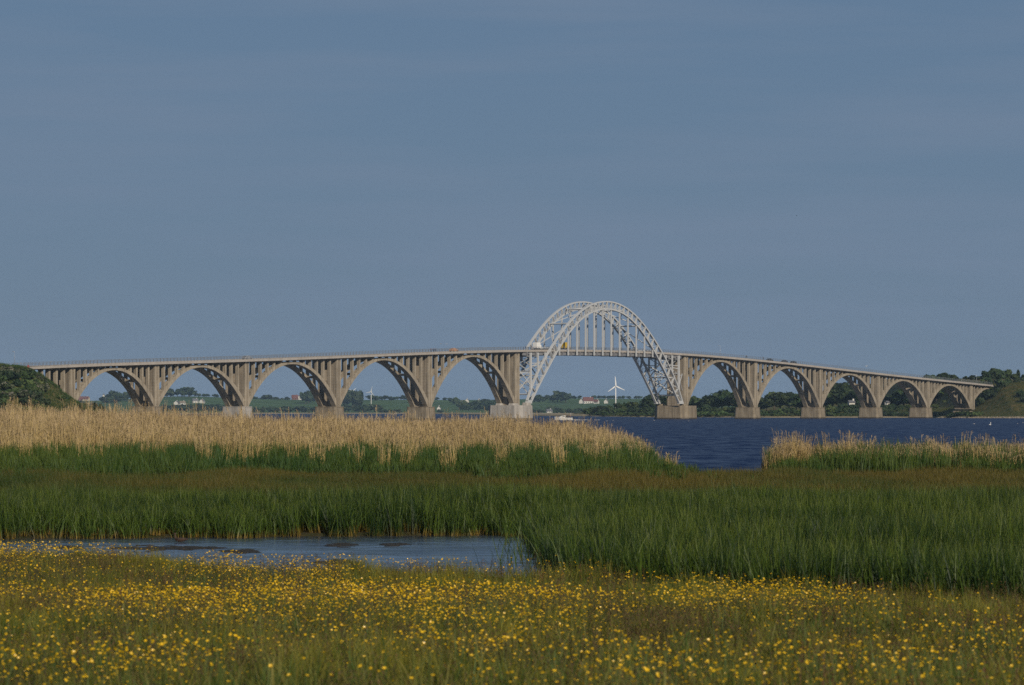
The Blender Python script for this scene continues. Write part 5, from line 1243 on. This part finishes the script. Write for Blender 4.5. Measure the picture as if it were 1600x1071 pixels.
# --- tall dry reeds, left bed and right bed
x, y = spread(21000, 202, 312, extra=6); edge = shore_y(x)
keep = (x < 9.3) & (y < edge - 2) & (rng.random(len(x)) < np.interp(y - 12 * vnoise(x, y * 0.3, 6, 90), [192, 212, 228, 240, 312], [0.0, 0.05, 0.30, 0.85, 1]) * (0.70 + 0.5 * vnoise(x, y * 0.5, 3.0, 97))); x, y = x[keep], y[keep]
lim = np.interp(x, [-45, -29, -18, -6, 0, 3.7, 5.6, 7.46, 9.3], [1.42, 1.30, 1.14, 1.05, 1.07, 1.02, 0.92, 0.74, 0.40])
hh = lim * np.interp(y, [226, 250, 300], [0.78, 0.92, 1.0]) * (0.86 + 0.26 * vnoise(x, y, 4, 91)) * (0.90 + 0.16 * rng.random(len(x)) + 0.22 * (rng.random(len(x)) < 0.08))
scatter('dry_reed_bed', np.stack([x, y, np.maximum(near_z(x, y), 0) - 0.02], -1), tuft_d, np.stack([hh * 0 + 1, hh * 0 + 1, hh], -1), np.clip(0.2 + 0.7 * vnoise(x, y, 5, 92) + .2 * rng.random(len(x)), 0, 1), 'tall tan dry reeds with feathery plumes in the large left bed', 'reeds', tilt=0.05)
x, y = spread(9000, 205, 236, extra=8); x = 12.4 + rng.random(len(x)) * 36; keep = (x > 12.4 + 1.0 * vnoise(y, y * 0, 2.5, 191)) & (y < shore_y(x) - 1) & (y > 207 + 6 * vnoise(x, x * 0, 5, 93)) & (rng.random(len(x)) < 0.12 + 0.48 * vnoise(x, y, 2.5, 96)); x, y = x[keep], y[keep]
hh = np.interp(x, [12.4, 13.1, 14.0, 16, 30], [0.28, 0.60, 0.82, 0.70, 0.60]) * (0.68 + 0.4 * vnoise(x, y, 2.2, 94)) * (0.82 + 0.24 * rng.random(len(x)) + 0.35 * (rng.random(len(x)) < 0.12))
scatter('dry_reed_fringe', np.stack([x, y, np.maximum(near_z(x, y), 0) - 0.02], -1), tuft_d, np.stack([hh * 0 + 1, hh * 0 + 1, hh], -1), np.clip(0.1 + 0.7 * vnoise(x, y, 4, 95) + .2 * rng.random(len(x)), 0, 1), 'shorter tan dry reeds fringing the water on the right', 'reeds', tilt=0.06)

# --- rough grass on the banks at both bridge ends
x = rng.uniform(-215, -128, 9000); y = rng.uniform(1240, 1345, 9000); z = lhill_z(x, y); k_ = z > 0.3
scatter('bank_grass', np.stack([x, y, z - 0.05], -1)[k_], tuft_y, (0.5 + 0.9 * vnoise(x, y, 7, 501) * rng.random(len(x)))[k_], np.clip(vnoise(x, y, 9, 502) + 0.3 * (rng.random(len(x)) - .5), 0, 1)[k_], 'long rough grass on the steep bank at the left bridge end', 'grass', tilt=0.25)
x = np.concatenate([rng.uniform(205, 320, 9000), rng.uniform(52, 205, 9000)]); y = np.array(rshore(x)) + np.concatenate([rng.uniform(6, 105, 9000), rng.uniform(6, 70, 9000)]); z = right_z(x, y)
scatter('headland_grass', np.stack([x, y, z - 0.05], -1), tuft_b, (1.0 + 1.3 * vnoise(x, y, 9, 503) * rng.random(len(x))), np.clip(vnoise(x, y, 16, 504) * 1.2 - 0.2 + 0.3 * (rng.random(len(x)) - .3), 0, 1), 'rough olive grass on the right headland and shore', 'grass', tilt=0.25)
# --- weed mats on the pond
def weed(px0, px1, y0, lab, seed):
    g = np.random.default_rng(seed); mb = MB(); d = (EYE - 0.05) * F / (y0 - HY)
    for i in range(int((px1 - px0) * 0.9)):
        p_ = g.uniform(px0, px1); q = 1 - abs((p_ - (px0 + px1) / 2) / ((px1 - px0) / 2)) ** 2; x, y, _ = gpt(p_, d + g.normal() * 0.55 * (0.3 + q))
        a = g.uniform(0.06, 0.22); mb.ell((x, y, 0.043), (a, a * g.uniform(.5, 1.3), g.uniform(0.008, 0.026)), 7, 4)
    return tag(mb.build('weed_mat', M_WEED), lab, 'weed mat', None, 'stuff')
weed(180, 345, 856.0, 'long dark mat of rotting weed floating on the left part of the pond', 1)
weed(88, 120, 855.5, 'small dark weed patch at the far left of the pond', 2)
weed(515, 552, 851.5, 'short dark weed streak in the middle of the pond', 3)
weed(600, 632, 850.5, 'small dark weed streak towards the right of the pond', 4)
weed(352, 400, 861.5, 'thin dark weed line in front of the long weed mat', 5)
weed(500, 545, 878.0, 'dark weed line close to the near bank of the pond', 6)

# --- buttercups
M_PETAL = mat('yellow_petal', (0.78, 0.50, 0.011), rough=0.35, spec=0.4)
M_STALK = mat('flower_stalk', (0.09, 0.10, 0.03), rough=0.7)
def buttercup(seed, h=0.66):
    g = np.random.default_rng(seed); mb = MB(); dx, dy = g.normal() * .05, g.normal() * .05
    mb.tube([(0, 0, 0), (dx * .4, dy * .4, h * .55), (dx, dy, h)], [0.0022, 0.0018, 0.0014], 3, 1, cap=False)
    tl = Matrix.Rotation(g.normal() * .35, 3, 'X') @ Matrix.Rotation(g.normal() * .35, 3, 'Y'); c = Vector((dx, dy, h))
    R0 = 0.0185
    for k in range(5):
        a = k * 1.2566; ca, sa = math.cos(a), math.sin(a)
        pts = [(0.002, 0, 0), (0.55 * R0, 0.52 * R0, 0.006), (1.0 * R0, 0.42 * R0, 0.014), (1.0 * R0, -0.42 * R0, 0.014), (0.55 * R0, -0.52 * R0, 0.006)]
        mb.add([c + tl @ Vector((p[0] * ca - p[1] * sa, p[0] * sa + p[1] * ca, p[2])) for p in pts], [(0, 1, 2, 3, 4)], 0)
    mb.ell(c + tl @ Vector((0, 0, 0.007)), (0.006, 0.006, 0.006), 5, 3, 0)
    for k in range(2):
        z = h * (0.3 + 0.2 * k); a = g.random() * 6.28; q = 0.05
        mb.add([(dx * .3, dy * .3, z), (dx * .3 + q * .6 * math.cos(a + .3), dy * .3 + q * .6 * math.sin(a + .3), z + .03), (dx * .3 + q * math.cos(a), dy * .3 + q * math.sin(a), z + .02), (dx * .3 + q * .6 * math.cos(a - .3), dy * .3 + q * .6 * math.sin(a - .3), z + .03)], [(0, 1, 2, 3)], 1)
    return mb.mesh('buttercup', [M_PETAL, M_STALK])
BC = [buttercup(400 + i) for i in range(6)]
x, y = spread(330000, 29.5, 90, half=0.150, extra=1.5, power=1.0)
dens = np.clip((0.6 * vnoise(x, y * 0.45, 1.7, 401) + 0.4 * vnoise(x, y * 0.6, 5, 403) - 0.36) * 2.8, 0.02, 1) * np.clip((vnoise(x, y, 0.45, 402) - 0.25) * 1.8, 0.03, 1)
band = np.interp(y, [29, 35, 42, 48, 58, 68, 80], [0.36, 0.46, 0.56, 0.75, 1.0, 1.0, 0.8]) * np.interp(x / y, [-0.13, -0.05, 0.03, 0.06, 0.13], [1.1, 1.0, 1.0, 0.8, 0.65])
keep = (rng.random(len(x)) < dens * band * 0.70) & ~in_pond(x, y, 0.6) & (y < np.where(x < POND_X1, pond_near(x) - 0.2, rush_front(x) - 0.8)); x, y = x[keep], y[keep]
z = near_z(x, y); sc = 0.40 + 0.44 * rng.random(len(x)) ** 1.2 + 0.1 * vnoise(x, y, 1.0, 404); zz = z
order = np.argsort(y); inview = np.abs(x) < 0.1245 * y; near_i = [i for i in order if inview[i] and y[i] > 30.8][:300]
for i in near_i:
    o = link('buttercup', random.choice(BC), None, (x[i], y[i], zz[i]), random.random() * 6.28, float(sc[i]))
    tag(o, 'small yellow buttercup on a thin stalk in the front of the meadow', 'flower', 'buttercups in the front of the meadow')
rest = np.ones(len(x), bool); rest[near_i] = False
def fproto(me, i):
    return bpy.data.objects.new('buttercup_proto', me)
scatter('buttercups_beyond', np.stack([x[rest], y[rest], zz[rest]], -1), [fproto(m_, i) for i, m_ in enumerate(BC)], sc[rest], rng.random(rest.sum()), 'yellow buttercups spread over the meadow up to the pond', 'flowers', tilt=0.1)
print('flowers', len(x))

# ------------------------------------------------------------------ the air
hz = bpy.data.materials.new('haze_air'); hz.use_nodes = True; hn = hz.node_tree.nodes; hl = hz.node_tree.links
hn.remove(hn['Principled BSDF']); pv = hn.new('ShaderNodeVolumePrincipled'); pv.inputs['Color'].default_value = (0.50, 0.74, 1.0, 1); pv.inputs['Density'].default_value = 0.00003; pv.inputs['Anisotropy'].default_value = 0.0
hl.new(pv.outputs[0], hn['Material Output'].inputs['Volume'])
hb = MB(); hb.span((-8200, -260, -3.0), (8200, 9200, 75)); ho = hb.build('haze', hz); ho['kind'] = 'stuff'

# ------------------------------------------------------------------ like things told apart by their order in the picture
def ordinal(k): return '%d%s' % (k, 'th' if 10 <= k % 100 <= 20 else {1: 'st', 2: 'nd', 3: 'rd'}.get(k % 10, 'th'))
same = {}
for o in S.objects:
    if o.parent is None and 'label' in o and o.get('category') != 'flower': same.setdefault(o['label'], []).append(o)
for lab, os_ in same.items():
    if len(os_) < 2: continue
    os_.sort(key=lambda o: o.location.x / o.location.y)
    for k, o in enumerate(os_): o['label'] = '%s, %s from left' % (lab, ordinal(k + 1))
